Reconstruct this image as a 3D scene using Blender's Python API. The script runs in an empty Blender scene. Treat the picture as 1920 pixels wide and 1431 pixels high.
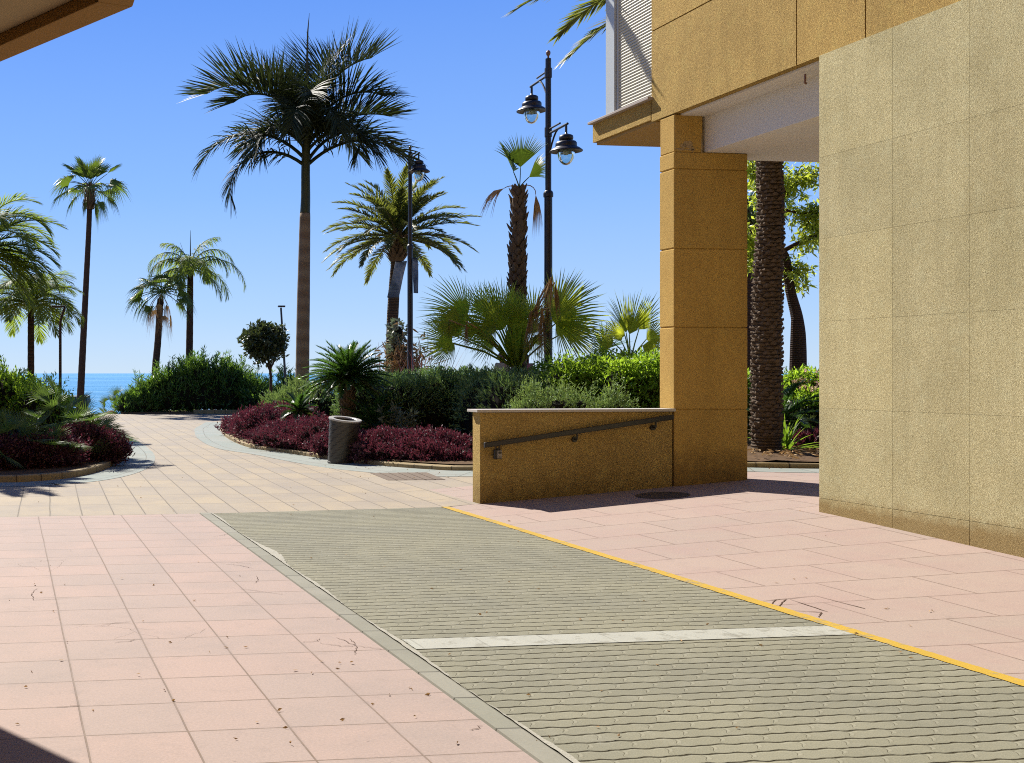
import bpy, math, random
import numpy as np
from mathutils import Vector, Matrix
random.seed(7)
RNG = np.random.default_rng(11)
R = math.radians
scene = bpy.context.scene
COL = scene.collection
F = 2200.0; PX0 = 320.0; PY0 = 700.0; H = 1.6      # lens in photo pixels, principal point, eye height

# ------------------------------------------------------------------ frames
CU = (0.9905, 0.1373); DV = (-0.1373, 0.9905)      # across / along the driveway
def AB(a, b, z=0.0):
    return (CU[0]*a + DV[0]*b, CU[1]*a + DV[1]*b, z)
def XYab(x, y):
    return (CU[0]*x + CU[1]*y, DV[0]*x + DV[1]*y)
def at(px, py, Y):
    return Vector(((px-PX0)/F*Y, Y, H - (py-PY0)/F*Y))
def sm(x, lo, hi):
    t = min(1.0, max(0.0, (x-lo)/(hi-lo))); return t*t*(3-2*t)
def zg(a, b):                                       # the pavement rises gently to the right
    lin = min(1.0, max(0.0, (b-5.4)/5.4))
    return 0.0707*min(4.2, max(0.0, a-5.206))*lin*(1-sm(b, 17, 27))
def zxy(x, y):
    return zg(*XYab(x, y))
def G(px, py):                                      # ground point under a photo pixel
    z = 0.0
    for _ in range(30):
        Y = (H-z)*F/(py-PY0); x = (px-PX0)/F*Y
        z = 0.5*z + 0.5*zxy(x, Y)
    return (x, Y, z)

# ------------------------------------------------------------------ objects
def tag(o, label=None, cat=None, group=None, kind=None):
    if label: o['label'] = label
    if cat: o['category'] = cat
    if group: o['group'] = group
    if kind: o['kind'] = kind
    return o
def thing(name, label, cat, loc=(0, 0, 0), rz=0.0, group=None):
    o = bpy.data.objects.new(name, None); COL.objects.link(o)
    o.empty_display_size = 0.2
    o.location = loc; o.rotation_euler = (0, 0, rz)
    return tag(o, label, cat, group)
def dup(root, loc, rz=0.0, label=None, group=None, scale=None):
    r = root.copy(); COL.objects.link(r); r.location = loc; r.rotation_euler = (0, 0, rz)
    if scale: r.scale = (scale,)*3
    if label: r['label'] = label
    if group: r['group'] = group
    for ch in list(root.children):
        c = ch.copy(); COL.objects.link(c); c.parent = r
        for g in ch.children:
            d = g.copy(); COL.objects.link(d); d.parent = c
    return r

class MB:
    """collects verts (world or local) and faces, builds ONE mesh"""
    def __init__(s):
        s.v = []; s.n = 0; s.q = []; s.t = []; s.g = []; s.uv = None
    def add(s, verts, faces):
        base = s.n
        s.v.append(np.asarray(verts, float).reshape(-1, 3)); s.n += len(s.v[-1])
        for f in faces: s.g.append([i+base for i in f])
        return base
    def addq(s, verts, quads):
        base = s.n
        s.v.append(np.asarray(verts, float).reshape(-1, 3)); s.n += len(s.v[-1])
        s.q.append(np.asarray(quads, int)+base)
    def addt(s, verts, tris):
        base = s.n
        s.v.append(np.asarray(verts, float).reshape(-1, 3)); s.n += len(s.v[-1])
        s.t.append(np.asarray(tris, int)+base)
    def box(s, x0, x1, y0, y1, z0, z1):
        s.add([(x0,y0,z0),(x1,y0,z0),(x1,y1,z0),(x0,y1,z0),(x0,y0,z1),(x1,y0,z1),(x1,y1,z1),(x0,y1,z1)],
              [(0,3,2,1),(4,5,6,7),(0,1,5,4),(1,2,6,5),(2,3,7,6),(3,0,4,7)])
    def abox(s, a0, a1, b0, b1, z0, z1):
        c = [(a0,b0),(a1,b0),(a1,b1),(a0,b1)]
        s.add([AB(a,b,z0) for a,b in c]+[AB(a,b,z1) for a,b in c],
              [(0,3,2,1),(4,5,6,7),(0,1,5,4),(1,2,6,5),(2,3,7,6),(3,0,4,7)])
    def prism(s, pts, z0, z1):
        n = len(pts)
        s.add([(p[0],p[1],z0) for p in pts]+[(p[0],p[1],z1) for p in pts],
              [list(range(n))[::-1], list(range(n,2*n))]+[(i,(i+1)%n,n+(i+1)%n,n+i) for i in range(n)])
    def tube(s, pts, rad, n=8, cap=True):
        pts = [Vector(p) for p in pts]
        if not hasattr(rad, '__len__'): rad = [rad]*len(pts)
        vs = []; prev = None
        for i, p in enumerate(pts):
            d = (pts[min(i+1,len(pts)-1)]-pts[max(i-1,0)]).normalized()
            if prev is None:
                u = d.cross(Vector((0,0,1)))
                if u.length < 0.05: u = d.cross(Vector((0,1,0)))
            else:
                u = prev - d*prev.dot(d)
            u.normalize(); prev = u; w = d.cross(u)
            for k in range(n):
                t = 2*math.pi*k/n
                vs.append(p + (u*math.cos(t)+w*math.sin(t))*rad[i])
        fs = []
        for i in range(len(pts)-1):
            for k in range(n):
                fs.append((i*n+k, i*n+(k+1)%n, (i+1)*n+(k+1)%n, (i+1)*n+k))
        if cap:
            fs.append(list(range(n))[::-1]); fs.append([(len(pts)-1)*n+k for k in range(n)])
        s.add([tuple(v) for v in vs], fs)
    def lathe(s, prof, c=(0,0,0), n=24):
        vs = []
        for r, z in prof:
            for k in range(n):
                t = 2*math.pi*k/n
                vs.append((c[0]+r*math.cos(t), c[1]+r*math.sin(t), c[2]+z))
        fs = []
        for i in range(len(prof)-1):
            for k in range(n):
                fs.append((i*n+k, i*n+(k+1)%n, (i+1)*n+(k+1)%n, (i+1)*n+k))
        s.add(vs, fs)
    def build(s, name, mat, parent=None, smooth=False, bevel=0.0, origin=None):
        V = np.concatenate(s.v) if s.v else np.zeros((0,3))
        if origin is not None: V = V - np.asarray(origin, float)
        quads = np.concatenate(s.q) if s.q else np.zeros((0,4), int)
        tris = np.concatenate(s.t) if s.t else np.zeros((0,3), int)
        gl = s.g
        tot = [4]*0
        loops = np.concatenate([quads.ravel(), tris.ravel(), np.array([i for f in gl for i in f], int)]) 
        cnt = np.concatenate([np.full(len(quads),4), np.full(len(tris),3), np.array([len(f) for f in gl], int)])
        cnt = cnt.astype(np.int32)
        me = bpy.data.meshes.new(name)
        me.vertices.add(len(V)); me.vertices.foreach_set('co', V.astype(np.float32).ravel())
        me.loops.add(len(loops)); me.loops.foreach_set('vertex_index', loops.astype(np.int32))
        me.polygons.add(len(cnt))
        st = np.concatenate([[0], np.cumsum(cnt)[:-1]]) if len(cnt) else np.zeros(0)
        me.polygons.foreach_set('loop_start', st.astype(np.int32))
        me.update(calc_edges=True); me.validate()
        if s.uv is not None:
            uvl = me.uv_layers.new(name='UVMap')
            UV = np.concatenate(s.uv)[loops.astype(int)]
            uvl.data.foreach_set('uv', UV.astype(np.float32).ravel())
        me.polygons.foreach_set('use_smooth', np.full(len(cnt), bool(smooth)))
        if not isinstance(mat, (list, tuple)): mat = [mat]
        for m in mat: me.materials.append(m)
        o = bpy.data.objects.new(name, me); COL.objects.link(o)
        if origin is not None: o.location = origin
        if parent is not None:
            o.parent = parent
            if origin is not None: o.location = Vector(origin)-Vector(parent.location)
        if bevel:
            m = o.modifiers.new('bevel', 'BEVEL'); m.width = bevel; m.segments = 2; m.limit_method = 'ANGLE'
            m.harden_normals = False
        if smooth and bevel == 0:
            pass
        return o

def local(o, loc):
    """move a top-level single-mesh thing's origin to loc"""
    v = Vector(loc)
    o.data.transform(Matrix.Translation(-v)); o.location = v
    return o

# ------------------------------------------------------------------ materials
ALB = 0.60      # colours below are noted at a bright exposure; this brings them to real-world reflectance
class NT:
    def __init__(s, name):
        s.m = bpy.data.materials.new(name); s.m.use_nodes = True
        s.t = s.m.node_tree; s.t.nodes.clear()
        s.out = s.t.nodes.new('ShaderNodeOutputMaterial')
    def n(s, typ, **kw):
        nd = s.t.nodes.new('ShaderNode'+typ)
        for k, v in kw.items():
            if k.startswith('_'): setattr(nd, k[1:], v)
            else:
                nd.inputs[k.replace('__',' ')].default_value = v
        return nd
    def l(s, a, b): s.t.links.new(a, b)
    def math(s, op, a, b=None, c=None, clamp=False):
        nd = s.t.nodes.new('ShaderNodeMath'); nd.operation = op; nd.use_clamp = clamp
        for i, x in enumerate((a, b, c)):
            if x is None: continue
            if hasattr(x, 'links'): s.l(x, nd.inputs[i])
            else: nd.inputs[i].default_value = x
        return nd.outputs[0]
    def mix(s, fac, a, b, typ='MIX'):
        nd = s.t.nodes.new('ShaderNodeMix'); nd.data_type = 'RGBA'; nd.blend_type = typ
        for i, x in ((0, fac), (6, a), (7, b)):
            if hasattr(x, 'links'): s.l(x, nd.inputs[i])
            else: nd.inputs[i].default_value = x if i == 0 else (*x, 1) if len(x) == 3 else x
        return nd.outputs[2]
    def ramp(s, fac, stops, interp='LINEAR'):
        nd = s.t.nodes.new('ShaderNodeValToRGB'); nd.color_ramp.interpolation = interp
        el = nd.color_ramp.elements
        while len(el) < len(stops): el.new(0.5)
        for e, (p, c) in zip(el, stops):
            e.position = p; e.color = (*c, 1) if hasattr(c, '__len__') else (c, c, c, 1)
        s.l(fac, nd.inputs[0]); return nd.outputs[0]
    def noise(s, co, scale, detail=4, rough=0.55, dist=0.0):
        nd = s.n('TexNoise', Scale=scale, Detail=detail, Roughness=rough, Distortion=dist)
        if co is not None: s.l(co, nd.inputs['Vector'])
        return nd.outputs['Fac']
    def bsdf(s, col, rough=0.7, spec=0.3, metal=0.0, bump=None, bstr=0.3, bdist=0.01, raw=False, **kw):
        b = s.n('BsdfPrincipled')
        if not raw:
            if hasattr(col, 'links'): col = s.mix(1.0, col, (ALB, ALB, ALB), 'MULTIPLY')
            else: col = tuple(x*ALB for x in col[:3])
        for k, x in (('Base Color', col), ('Roughness', rough)):
            if hasattr(x, 'links'): s.l(x, b.inputs[k])
            elif hasattr(x, '__len__'): b.inputs[k].default_value = (*x[:3], 1)
            else: b.inputs[k].default_value = x
        b.inputs['Specular IOR Level'].default_value = spec
        b.inputs['Metallic'].default_value = metal
        for k, x in kw.items(): b.inputs[k.replace('__', ' ')].default_value = x
        if bump is not None:
            bn = s.n('Bump', Strength=bstr, Distance=bdist); s.l(bump, bn.inputs['Height'])
            s.l(bn.outputs[0], b.inputs['Normal'])
        s.bump_out = None
        return b
    def done(s, sh):
        s.l(sh.outputs[0] if hasattr(sh, 'outputs') else sh, s.out.inputs[0]); return s.m

def m_plain(name, col, rough=0.6, spec=0.4, metal=0.0, var=0.12, scale=6.0, bump=0.0, bscale=60.0):
    T = NT(name); co = T.n('TexCoord').outputs['Object']
    nz = T.noise(co, scale, 5)
    c = T.mix(nz, tuple(x*(1-var) for x in col), tuple(min(1, x*(1+var)) for x in col))
    if bump:
        return T.done(T.bsdf(c, rough, spec, metal, bump=T.noise(co, bscale, 4), bstr=bump, bdist=0.01))
    return T.done(T.bsdf(c, rough, spec, metal))

def m_leaf(name, cols, trans, tw=0.35, rough=0.45, spec=0.4, dead=None, deadp=0.05):
    """cols: 3 colours picked per leaf; trans: colour of light coming through"""
    T = NT(name)
    g = T.n('NewGeometry'); rnd = g.outputs['Random Per Island']
    st = [(0.0, cols[0]), (0.5, cols[1]), (1.0-deadp, cols[2])]
    if dead: st.append((1.0, dead))
    c = T.ramp(rnd, st)
    co_ = T.n('TexCoord').outputs['Object']; pn = T.ramp(T.noise(co_, 1.7, 3, 0.6), [(0.35, 0.0), (0.65, 1.0)])
    c = T.mix(T.math('MULTIPLY', pn, 0.55), c, (1.35, 1.15, 0.8), 'MULTIPLY')
    tc = T.mix(rnd, trans, tuple(x*0.6 for x in trans))
    b = T.bsdf(c, rough, spec, raw=True)
    tr = T.n('BsdfTranslucent'); T.l(tc, tr.inputs['Color'])
    mx = T.n('MixShader', Fac=tw); T.l(b.outputs[0], mx.inputs[1]); T.l(tr.outputs[0], mx.inputs[2])
    return T.done(mx)

def m_bark(name, c1, c2, ring=12.0, scale=14.0, bump=0.8):
    T = NT(name); co = T.n('TexCoord').outputs['Object']
    w = T.n('TexWave', _wave_type='BANDS', _bands_direction='Z', Scale=ring, Distortion=3.0, Detail=3.0); T.l(co, w.inputs['Vector'])
    nz = T.noise(co, scale, 6, 0.65)
    k = T.math('MULTIPLY', T.math('ADD', w.outputs['Fac'], nz), 0.5)
    c = T.ramp(k, [(0.25, c1), (0.75, c2)])
    return T.done(T.bsdf(c, 0.9, 0.15, bump=k, bstr=bump, bdist=0.03))

def m_stucco(name, c1, c2, scale=55.0, bump=0.9, bd=0.012, stain=None, joints=None, cd=None):
    T = NT(name); co = T.n('TexCoord').outputs['Object']
    fine = T.noise(co, scale, 3, 0.6, 1.6)
    big = T.noise(co, 1.3, 4, 0.6)
    mid = T.noise(co, 7.0, 4, 0.6)
    worm = T.ramp(fine, [(0.30, 0.0), (0.60, 1.0)])
    c = T.mix(worm, c1, c2)
    c = T.mix(T.math('MULTIPLY', T.ramp(big, [(0.4, 0.0), (0.7, 1.0)]), 0.30), c, tuple(x*0.62 for x in c1))
    c = T.mix(T.math('MULTIPLY', T.ramp(mid, [(0.5, 0.0), (0.75, 1.0)]), 0.22), c, tuple(min(1, x*1.25) for x in c2))
    mp_ = T.n('Mapping'); mp_.inputs['Scale'].default_value = (3.2, 3.2, 0.16); T.l(co, mp_.inputs['Vector'])
    stk = T.ramp(T.noise(mp_.outputs[0], 1.0, 5, 0.65), [(0.50, 0.0), (0.72, 1.0)])
    c = T.mix(T.math('MULTIPLY', stk, 0.20), c, tuple(x*0.5 for x in c1))
    isl = T.n('NewGeometry').outputs['Random Per Island']
    c = T.mix(1.0, c, T.ramp(isl, [(0.0, (0.93,0.92,0.91)), (0.5, (1.0,1.0,1.0)), (1.0, (1.06,1.04,1.0))]), 'MULTIPLY')
    chip = T.n('TexVoronoi', Scale=2.1); T.l(co, chip.inputs['Vector'])
    c = T.mix(T.math('MULTIPLY', T.ramp(chip.outputs['Distance'], [(0.015, 1.0), (0.045, 0.0)]), 0.6), c, tuple(x*0.45 for x in c1))
    if stain:
        z0, z1, sc = stain[:3]; amp = stain[3] if len(stain) > 3 else 0.5
        geo = T.n('NewGeometry'); sp = T.n('SeparateXYZ'); T.l(geo.outputs['Position'], sp.inputs[0])
        zz = T.math('ADD', sp.outputs['Z'], T.math('MULTIPLY', T.math('SUBTRACT', mid, 0.5), amp))
        mr = T.n('MapRange', From__Min=z0, From__Max=z1, To__Min=0.75, To__Max=0.0); T.l(zz, mr.inputs['Value'])
        c = T.mix(mr.outputs[0], c, sc)
    return T.done(T.bsdf(c, 0.9, 0.15, bump=worm, bstr=bump, bdist=bd))

def m_tiles(name, c1, c2, mortar, bw, rh, ms=0.006, offset=0.0, rot=0.0, shift=(0,0), stains=None, speck=0.15, cracks=False, bias=0.0, freq=2):
    T = NT(name)
    uv = T.n('UVMap').outputs[0]
    mp = T.n('Mapping'); mp.inputs['Rotation'].default_value = (0, 0, rot); mp.inputs['Location'].default_value = (*shift, 0)
    T.l(uv, mp.inputs['Vector']); co = mp.outputs[0]
    # slightly wavering joints
    wob = T.n('TexNoise', Scale=1.1, Detail=2.0); T.l(co, wob.inputs['Vector'])
    off = T.n('VectorMath', _operation='MULTIPLY_ADD'); T.l(wob.outputs['Color'], off.inputs[0]); off.inputs[1].default_value = (0.012, 0.012, 0); T.l(co, off.inputs[2])
    bk = T.n('TexBrick', _offset=offset, _offset_frequency=freq, Scale=1.0)
    bk.inputs['Color1'].default_value = (*c1, 1); bk.inputs['Color2'].default_value = (*c2, 1); bk.inputs['Mortar'].default_value = (*mortar, 1)
    bk.inputs['Mortar Size'].default_value = ms; bk.inputs['Mortar Smooth'].default_value = 0.3
    bk.inputs['Bias'].default_value = bias
    bk.inputs['Brick Width'].default_value = bw; bk.inputs['Row Height'].default_value = rh
    T.l(off.outputs[0], bk.inputs['Vector'])
    c = bk.outputs['Color']
    big = T.noise(co, 1.3, 7, 0.66); fine = T.noise(co, 70, 3, 0.6); mid = T.noise(co, 5.5, 6, 0.7)
    c = T.mix(T.math('MULTIPLY', T.ramp(big, [(0.44, 0.0), (0.66, 1.0)]), 0.6), c, stains or tuple(x*0.75 for x in c1))
    c = T.mix(T.math('MULTIPLY', T.ramp(mid, [(0.55, 0.0), (0.8, 1.0)]), 0.5), c, tuple(x*0.7 for x in c2))
    c = T.mix(speck, c, T.ramp(fine, [(0.3, 0.25), (0.7, 1.0)]), 'MULTIPLY')
    sp = T.n('TexVoronoi', Scale=7.0, Randomness=1.0); T.l(co, sp.inputs['Vector'])
    dots = T.ramp(sp.outputs['Distance'], [(0.02, 1.0), (0.06, 0.0)])
    dm = T.ramp(T.noise(co, 2.2, 2), [(0.5, 0.0), (0.6, 1.0)])
    c = T.mix(T.math('MULTIPLY', T.math('MULTIPLY', dots, dm), 0.5), c, tuple(x*0.3 for x in c1))
    bk2 = T.n('TexBrick', _offset=offset, _offset_frequency=freq, Scale=1.0)
    for i_ in ('Brick Width', 'Row Height'): bk2.inputs[i_].default_value = bk.inputs[i_].default_value
    bk2.inputs['Mortar Size'].default_value = ms*4; bk2.inputs['Mortar Smooth'].default_value = 1.0; T.l(off.outputs[0], bk2.inputs['Vector'])
    c = T.mix(T.math('MULTIPLY', T.math('MULTIPLY', bk2.outputs['Fac'], T.ramp(mid, [(0.35, 0.0), (0.6, 1.0)])), 0.35), c, tuple(x*0.55 for x in c2))
    h = T.math('SUBTRACT', 1.0, bk.outputs['Fac'])
    if cracks:
        v = T.n('TexVoronoi', _feature='DISTANCE_TO_EDGE', Scale=2.3); 
        w2 = T.n('TexNoise', Scale=3.0, Detail=5.0); T.l(co, w2.inputs['Vector'])
        o2 = T.n('VectorMath', _operation='MULTIPLY_ADD'); T.l(w2.outputs['Color'], o2.inputs[0]); o2.inputs[1].default_value = (0.35, 0.35, 0); T.l(co, o2.inputs[2])
        T.l(o2.outputs[0], v.inputs['Vector'])
        ln = T.ramp(v.outputs['Distance'], [(0.0, 1.0), (0.007, 0.0)])
        msk = T.ramp(T.noise(co, 0.8, 2, 0.5), [(0.60, 0.0), (0.66, 1.0)])
        k = T.math('MULTIPLY', ln, msk)
        c = T.mix(T.math('MULTIPLY', k, 0.6), c, tuple(x*0.6 for x in mortar))
        h = T.math('SUBTRACT', h, k)
    hh = T.math('ADD', h, T.math('MULTIPLY', fine, 0.15))
    return T.done(T.bsdf(c, 0.8, 0.25, bump=hh, bstr=0.5, bdist=0.006))
# ------------------------------------------------------------------ vegetation
def unit(v):
    return v/np.maximum(1e-9, np.linalg.norm(v, axis=-1, keepdims=True))
def rdir(n):
    return unit(RNG.normal(size=(n, 3)))
def add_leaves(mb, P, D, L, W, fold=0.0):
    """diamond leaves at points P growing along D"""
    n = len(P)
    if np.isscalar(L): L = L*(0.7+0.6*RNG.random(n))
    if np.isscalar(W): W = W*(0.7+0.6*RNG.random(n))
    D = unit(D); S = unit(np.cross(D, rdir(n))); N = np.cross(D, S)
    L = L[:, None]; W = W[:, None]
    mid = P + D*L*0.45
    v = np.stack([P, mid+S*W*0.5+N*W*fold, P+D*L-N*L*0.08, mid-S*W*0.5+N*W*fold], 1).reshape(-1, 3)
    q = np.arange(n*4).reshape(n, 4)
    mb.addq(v, q)
def lump(d, seed, amp):
    k = seed*1.7
    return 1 + amp*(np.sin(d[:,0]*5.1+k)*np.sin(d[:,1]*4.3+k*2)+0.6*np.sin(d[:,2]*7.7+d[:,0]*6.0+k*3)+0.5*np.sin(d[:,1]*11+d[:,2]*9+k))
def blob_pts(n, blobs, lo=0.78, amp=0.13, zmin=0.0, down=0.35):
    """points in a leafy shell round a set of ellipsoids (cx,cy,cz,rx,ry,rz)"""
    B = np.array(blobs, float)
    wts = (B[:,3]*B[:,4]+B[:,3]*B[:,5]+B[:,4]*B[:,5]); wts /= wts.sum()
    P = []; N = []; tot = 0
    while tot < n:
        m = int((n-tot)*1.6)+50
        idx = RNG.choice(len(B), m, p=wts)
        d = rdir(m); flip = (d[:,2] < 0) & (RNG.random(m) > down); d[flip,2] *= -1
        r = (lo+(1.04-lo)*RNG.random(m)**0.6)
        k = lump(d+B[idx,:3]*0.7, 1.0, amp)
        p = B[idx,:3] + d*B[idx,3:6]*(r*k)[:,None]
        ok = p[:,2] > zmin
        for b in B:
            q = (p-b[:3])/b[3:6]
            ok &= (q**2).sum(1) > (lo-0.08)**2*0.9
        nn = unit(d/B[idx,3:6])
        P.append(p[ok]); N.append(nn[ok]); tot += ok.sum()
        if ok.sum() == 0: break
    return np.concatenate(P)[:n], np.concatenate(N)[:n]
def bush(mb, blobs, n, L, W, up=0.35, rnd=0.7, zmin=0.02, lo=0.75, amp=0.13, tuft=0, down=0.35):
    """tuft>1: leaves grow in little bunches round shoot tips"""
    if tuft > 1:
        P, N = blob_pts(n//tuft, blobs, lo, amp, zmin, down)
        D0 = unit(N*0.7+np.array([0,0,1.0])*up+rdir(len(P))*0.45)
        P = np.repeat(P, tuft, 0); D0 = np.repeat(D0, tuft, 0)
        back = RNG.random(len(P))[:,None]*L*2.2
        P = P - D0*back
        D = unit(D0 + rdir(len(P))*rnd)
    else:
        P, N = blob_pts(n, blobs, lo, amp, zmin, down)
        D = unit(N*0.6+np.array([0,0,1.0])*up+rdir(len(P))*rnd)
    add_leaves(mb, P, D, L, W)
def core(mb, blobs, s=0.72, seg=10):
    """solid woody heart closing a shrub; its dark colour stands for inner shade"""
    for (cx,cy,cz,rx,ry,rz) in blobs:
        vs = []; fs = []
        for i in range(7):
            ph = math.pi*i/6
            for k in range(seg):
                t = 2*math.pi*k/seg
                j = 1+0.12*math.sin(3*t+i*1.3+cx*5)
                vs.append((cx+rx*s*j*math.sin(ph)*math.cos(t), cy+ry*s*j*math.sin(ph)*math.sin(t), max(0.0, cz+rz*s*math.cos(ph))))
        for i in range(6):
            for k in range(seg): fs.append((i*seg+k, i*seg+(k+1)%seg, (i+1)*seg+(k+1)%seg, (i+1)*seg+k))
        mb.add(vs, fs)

def arc(base, az, el, L, droop, n=14, side=0.0):
    """a drooping rib: list of points; az/el in degrees, droop in degrees in total"""
    p = Vector(base); out = [p.copy()]
    a = R(az); 
    for i in range(n):
        t = (i+0.5)/n
        e = R(el - droop*t**1.25); aa = a + R(side)*t
        p = p + Vector((math.cos(aa)*math.cos(e), math.sin(aa)*math.cos(e), math.sin(e)))*(L/n)
        out.append(p.copy())
    return out
def feather(mb, base, az, el, L, droop, n=60, ll=0.6, lw=0.03, v=0.25, grav=0.6, t0=0.18, side=0.0, rib=0.03, fwd=0.5, rj=0.12, both=True, segs=3, tipmin=0.25, rnd=None):
    """pinnate palm frond: tapered rib + leaflets on both sides"""
    rnd = rnd or random
    pts = arc(base, az, el, L, droop, 14, side)
    mb.tube(pts, [rib*(1-0.85*i/14) for i in range(15)], 4, cap=False)
    V = []; Q = []
    A = np.array([tuple(p) for p in pts])
    for i in range(n):
        t = t0 + (1-t0)*(i+rnd.random()*0.7)/n
        x = min(t*14, 13.999); k = int(x); f = x-k
        p = A[k]*(1-f)+A[k+1]*f; T = A[k+1]-A[k]; T = T/np.linalg.norm(T)
        S = np.cross(T, (0,0,1.0)); S = S/max(1e-6, np.linalg.norm(S)); U = np.cross(S, T)
        u = (t-t0)/(1-t0)
        prof = max(tipmin, min(1.0, (0.45+2.2*u))*min(1.0, 0.25+1.9*(1-u)**0.8))
        for sg in (-1, 1):
            l = ll*prof*(0.85+0.3*rnd.random())
            fw = fwd+1.6*u**3+rnd.uniform(-rj, rj)
            d = S*sg + T*fw + U*(v+rnd.uniform(-rj, rj)*1.6)
            d = d/np.linalg.norm(d)
            q = p.copy(); w = T - d*np.dot(T, d); w = w/max(1e-6, np.linalg.norm(w))
            b0 = len(V)
            gg = grav*(0.6+0.8*rnd.random())
            for s_ in range(segs+1):
                x_ = s_/segs; ww = lw*0.5*(0.75 if s_ == 0 else (1.0 if s_ < segs else 0.08))
                V.append(q-w*ww); V.append(q+w*ww)
                if s_ < segs:
                    d = d + np.array((0,0,-1.0))*gg/segs*(0.5+x_); d = d/np.linalg.norm(d)
                    q = q + d*(l/segs)
            for s_ in range(segs):
                Q.append((b0+2*s_, b0+2*s_+1, b0+2*s_+3, b0+2*s_+2))
    mb.addq(np.array(V), np.array(Q))
    return pts
def fan(mb, base, az, el, petiole, Rr, spread=125, nseg=26, split=0.45, droop=25, roll=0, grav=0.35, tilt=0.0, pet_r=0.012, rnd=None, cup=0.15, pet=True, jit=0.08):
    """palmate frond: stalk then pleated segments"""
    rnd = rnd or random
    pts = arc(base, az, el, petiole, droop, 6)
    if pet: mb.tube(pts, [pet_r*(1-0.4*i/6) for i in range(7)], 4, cap=False)
    c = np.array(tuple(pts[-1])); d = np.array(tuple((pts[-1]-pts[-2]).normalized()))
    if tilt:
        z = np.array((0,0,1.0)); d = d + z*tilt; d = d/np.linalg.norm(d)
    s = np.cross(d, (0,0,1.0))
    if np.linalg.norm(s) < 0.05: s = np.array((1.0,0,0))
    s = s/np.linalg.norm(s); nrm = np.cross(s, d)
    r = R(roll); s2 = s*math.cos(r)+nrm*math.sin(r); nrm = np.cross(s2, d); s = s2
    V = []; T = []
    def dirv(th, off=0.0):
        x = d*math.cos(th)+s*math.sin(th)+nrm*(off+cup*(1-math.cos(th)))
        return x/np.linalg.norm(x)
    for i in range(nseg):
        th0 = R(-spread+2*spread*i/nseg); th1 = R(-spread+2*spread*(i+1)/nseg); tm = (th0+th1)/2
        rl = Rr*(0.82+0.18*math.cos(tm*0.8))*(1+rnd.uniform(-jit, jit))
        sp = Rr*split
        b0 = len(V)
        dm = dirv(tm + rnd.uniform(-0.02, 0.02))
        V.append(c); V.append(c+dirv(th0)*sp); V.append(c+dirv(tm, 0.05)*sp*1.02); V.append(c+dirv(th1)*sp)
        g1 = grav*(0.5+rnd.random()); w0 = np.linalg.norm(V[-1]-V[-3])*0.5
        q1 = c+dm*(sp+(rl-sp)*0.5)+np.array((0,0,-1.0))*g1*(rl-sp)*0.22
        q2 = c+dm*rl+np.array((0,0,-1.0))*g1*(rl-sp)*0.8
        sv = np.cross(dm, nrm); sv = sv/np.linalg.norm(sv)
        V += [q1-sv*w0*0.62, q1+nrm*0.02*Rr, q1+sv*w0*0.62, q2]
        # orientation of sv may oppose the order of th0/th1
        if np.dot(sv, V[b0+3]-V[b0+1]) < 0: V[b0+4], V[b0+6] = V[b0+6], V[b0+4]
        T += [(b0,b0+1,b0+2),(b0,b0+2,b0+3),(b0+1,b0+4,b0+5),(b0+1,b0+5,b0+2),(b0+2,b0+5,b0+6),(b0+2,b0+6,b0+3),(b0+4,b0+7,b0+5),(b0+5,b0+7,b0+6)]
    mb.addt(np.array(V), np.array(T))
def trunk(mb, pts, rad, n=14, rings=0, amp=0.0, sub=10, rough=0.0):
    """smooth curved trunk through pts (Catmull-Rom) with optional leaf-scar rings"""
    P = [Vector(p) for p in pts]; out = []; rr = []
    for i in range(len(P)-1):
        p0 = P[max(0,i-1)]; p1 = P[i]; p2 = P[i+1]; p3 = P[min(len(P)-1,i+2)]
        for k in range(sub):
            t = k/sub
            out.append(0.5*((2*p1)+(p2-p0)*t+(2*p0-5*p1+4*p2-p3)*t*t+(3*p1-p0-3*p2+p3)*t**3))
            rr.append(rad[i]*(1-t)+rad[i+1]*t)
    out.append(P[-1]); rr.append(rad[-1])
    if rings:
        dense = []; dr = []
        L = sum((out[i+1]-out[i]).length for i in range(len(out)-1))
        m = max(2, int(L*rings))
        acc = 0; i = 0; seg = (out[1]-out[0]).length
        for k in range(m*3+1):
            s_ = L*k/(m*3)
            while i < len(out)-2 and acc+seg < s_:
                acc += seg; i += 1; seg = (out[i+1]-out[i]).length
            f = (s_-acc)/max(seg,1e-6); f = min(1,max(0,f))
            dense.append(out[i].lerp(out[i+1], f)); r0 = rr[i]*(1-f)+rr[i+1]*f
            dr.append(r0*(1+amp*((k%3)-1)*0.8+random.uniform(-rough, rough)))
        out, rr = dense, dr
    mb.tube([tuple(p) for p in out], rr, n)
    return out, rr
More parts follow.
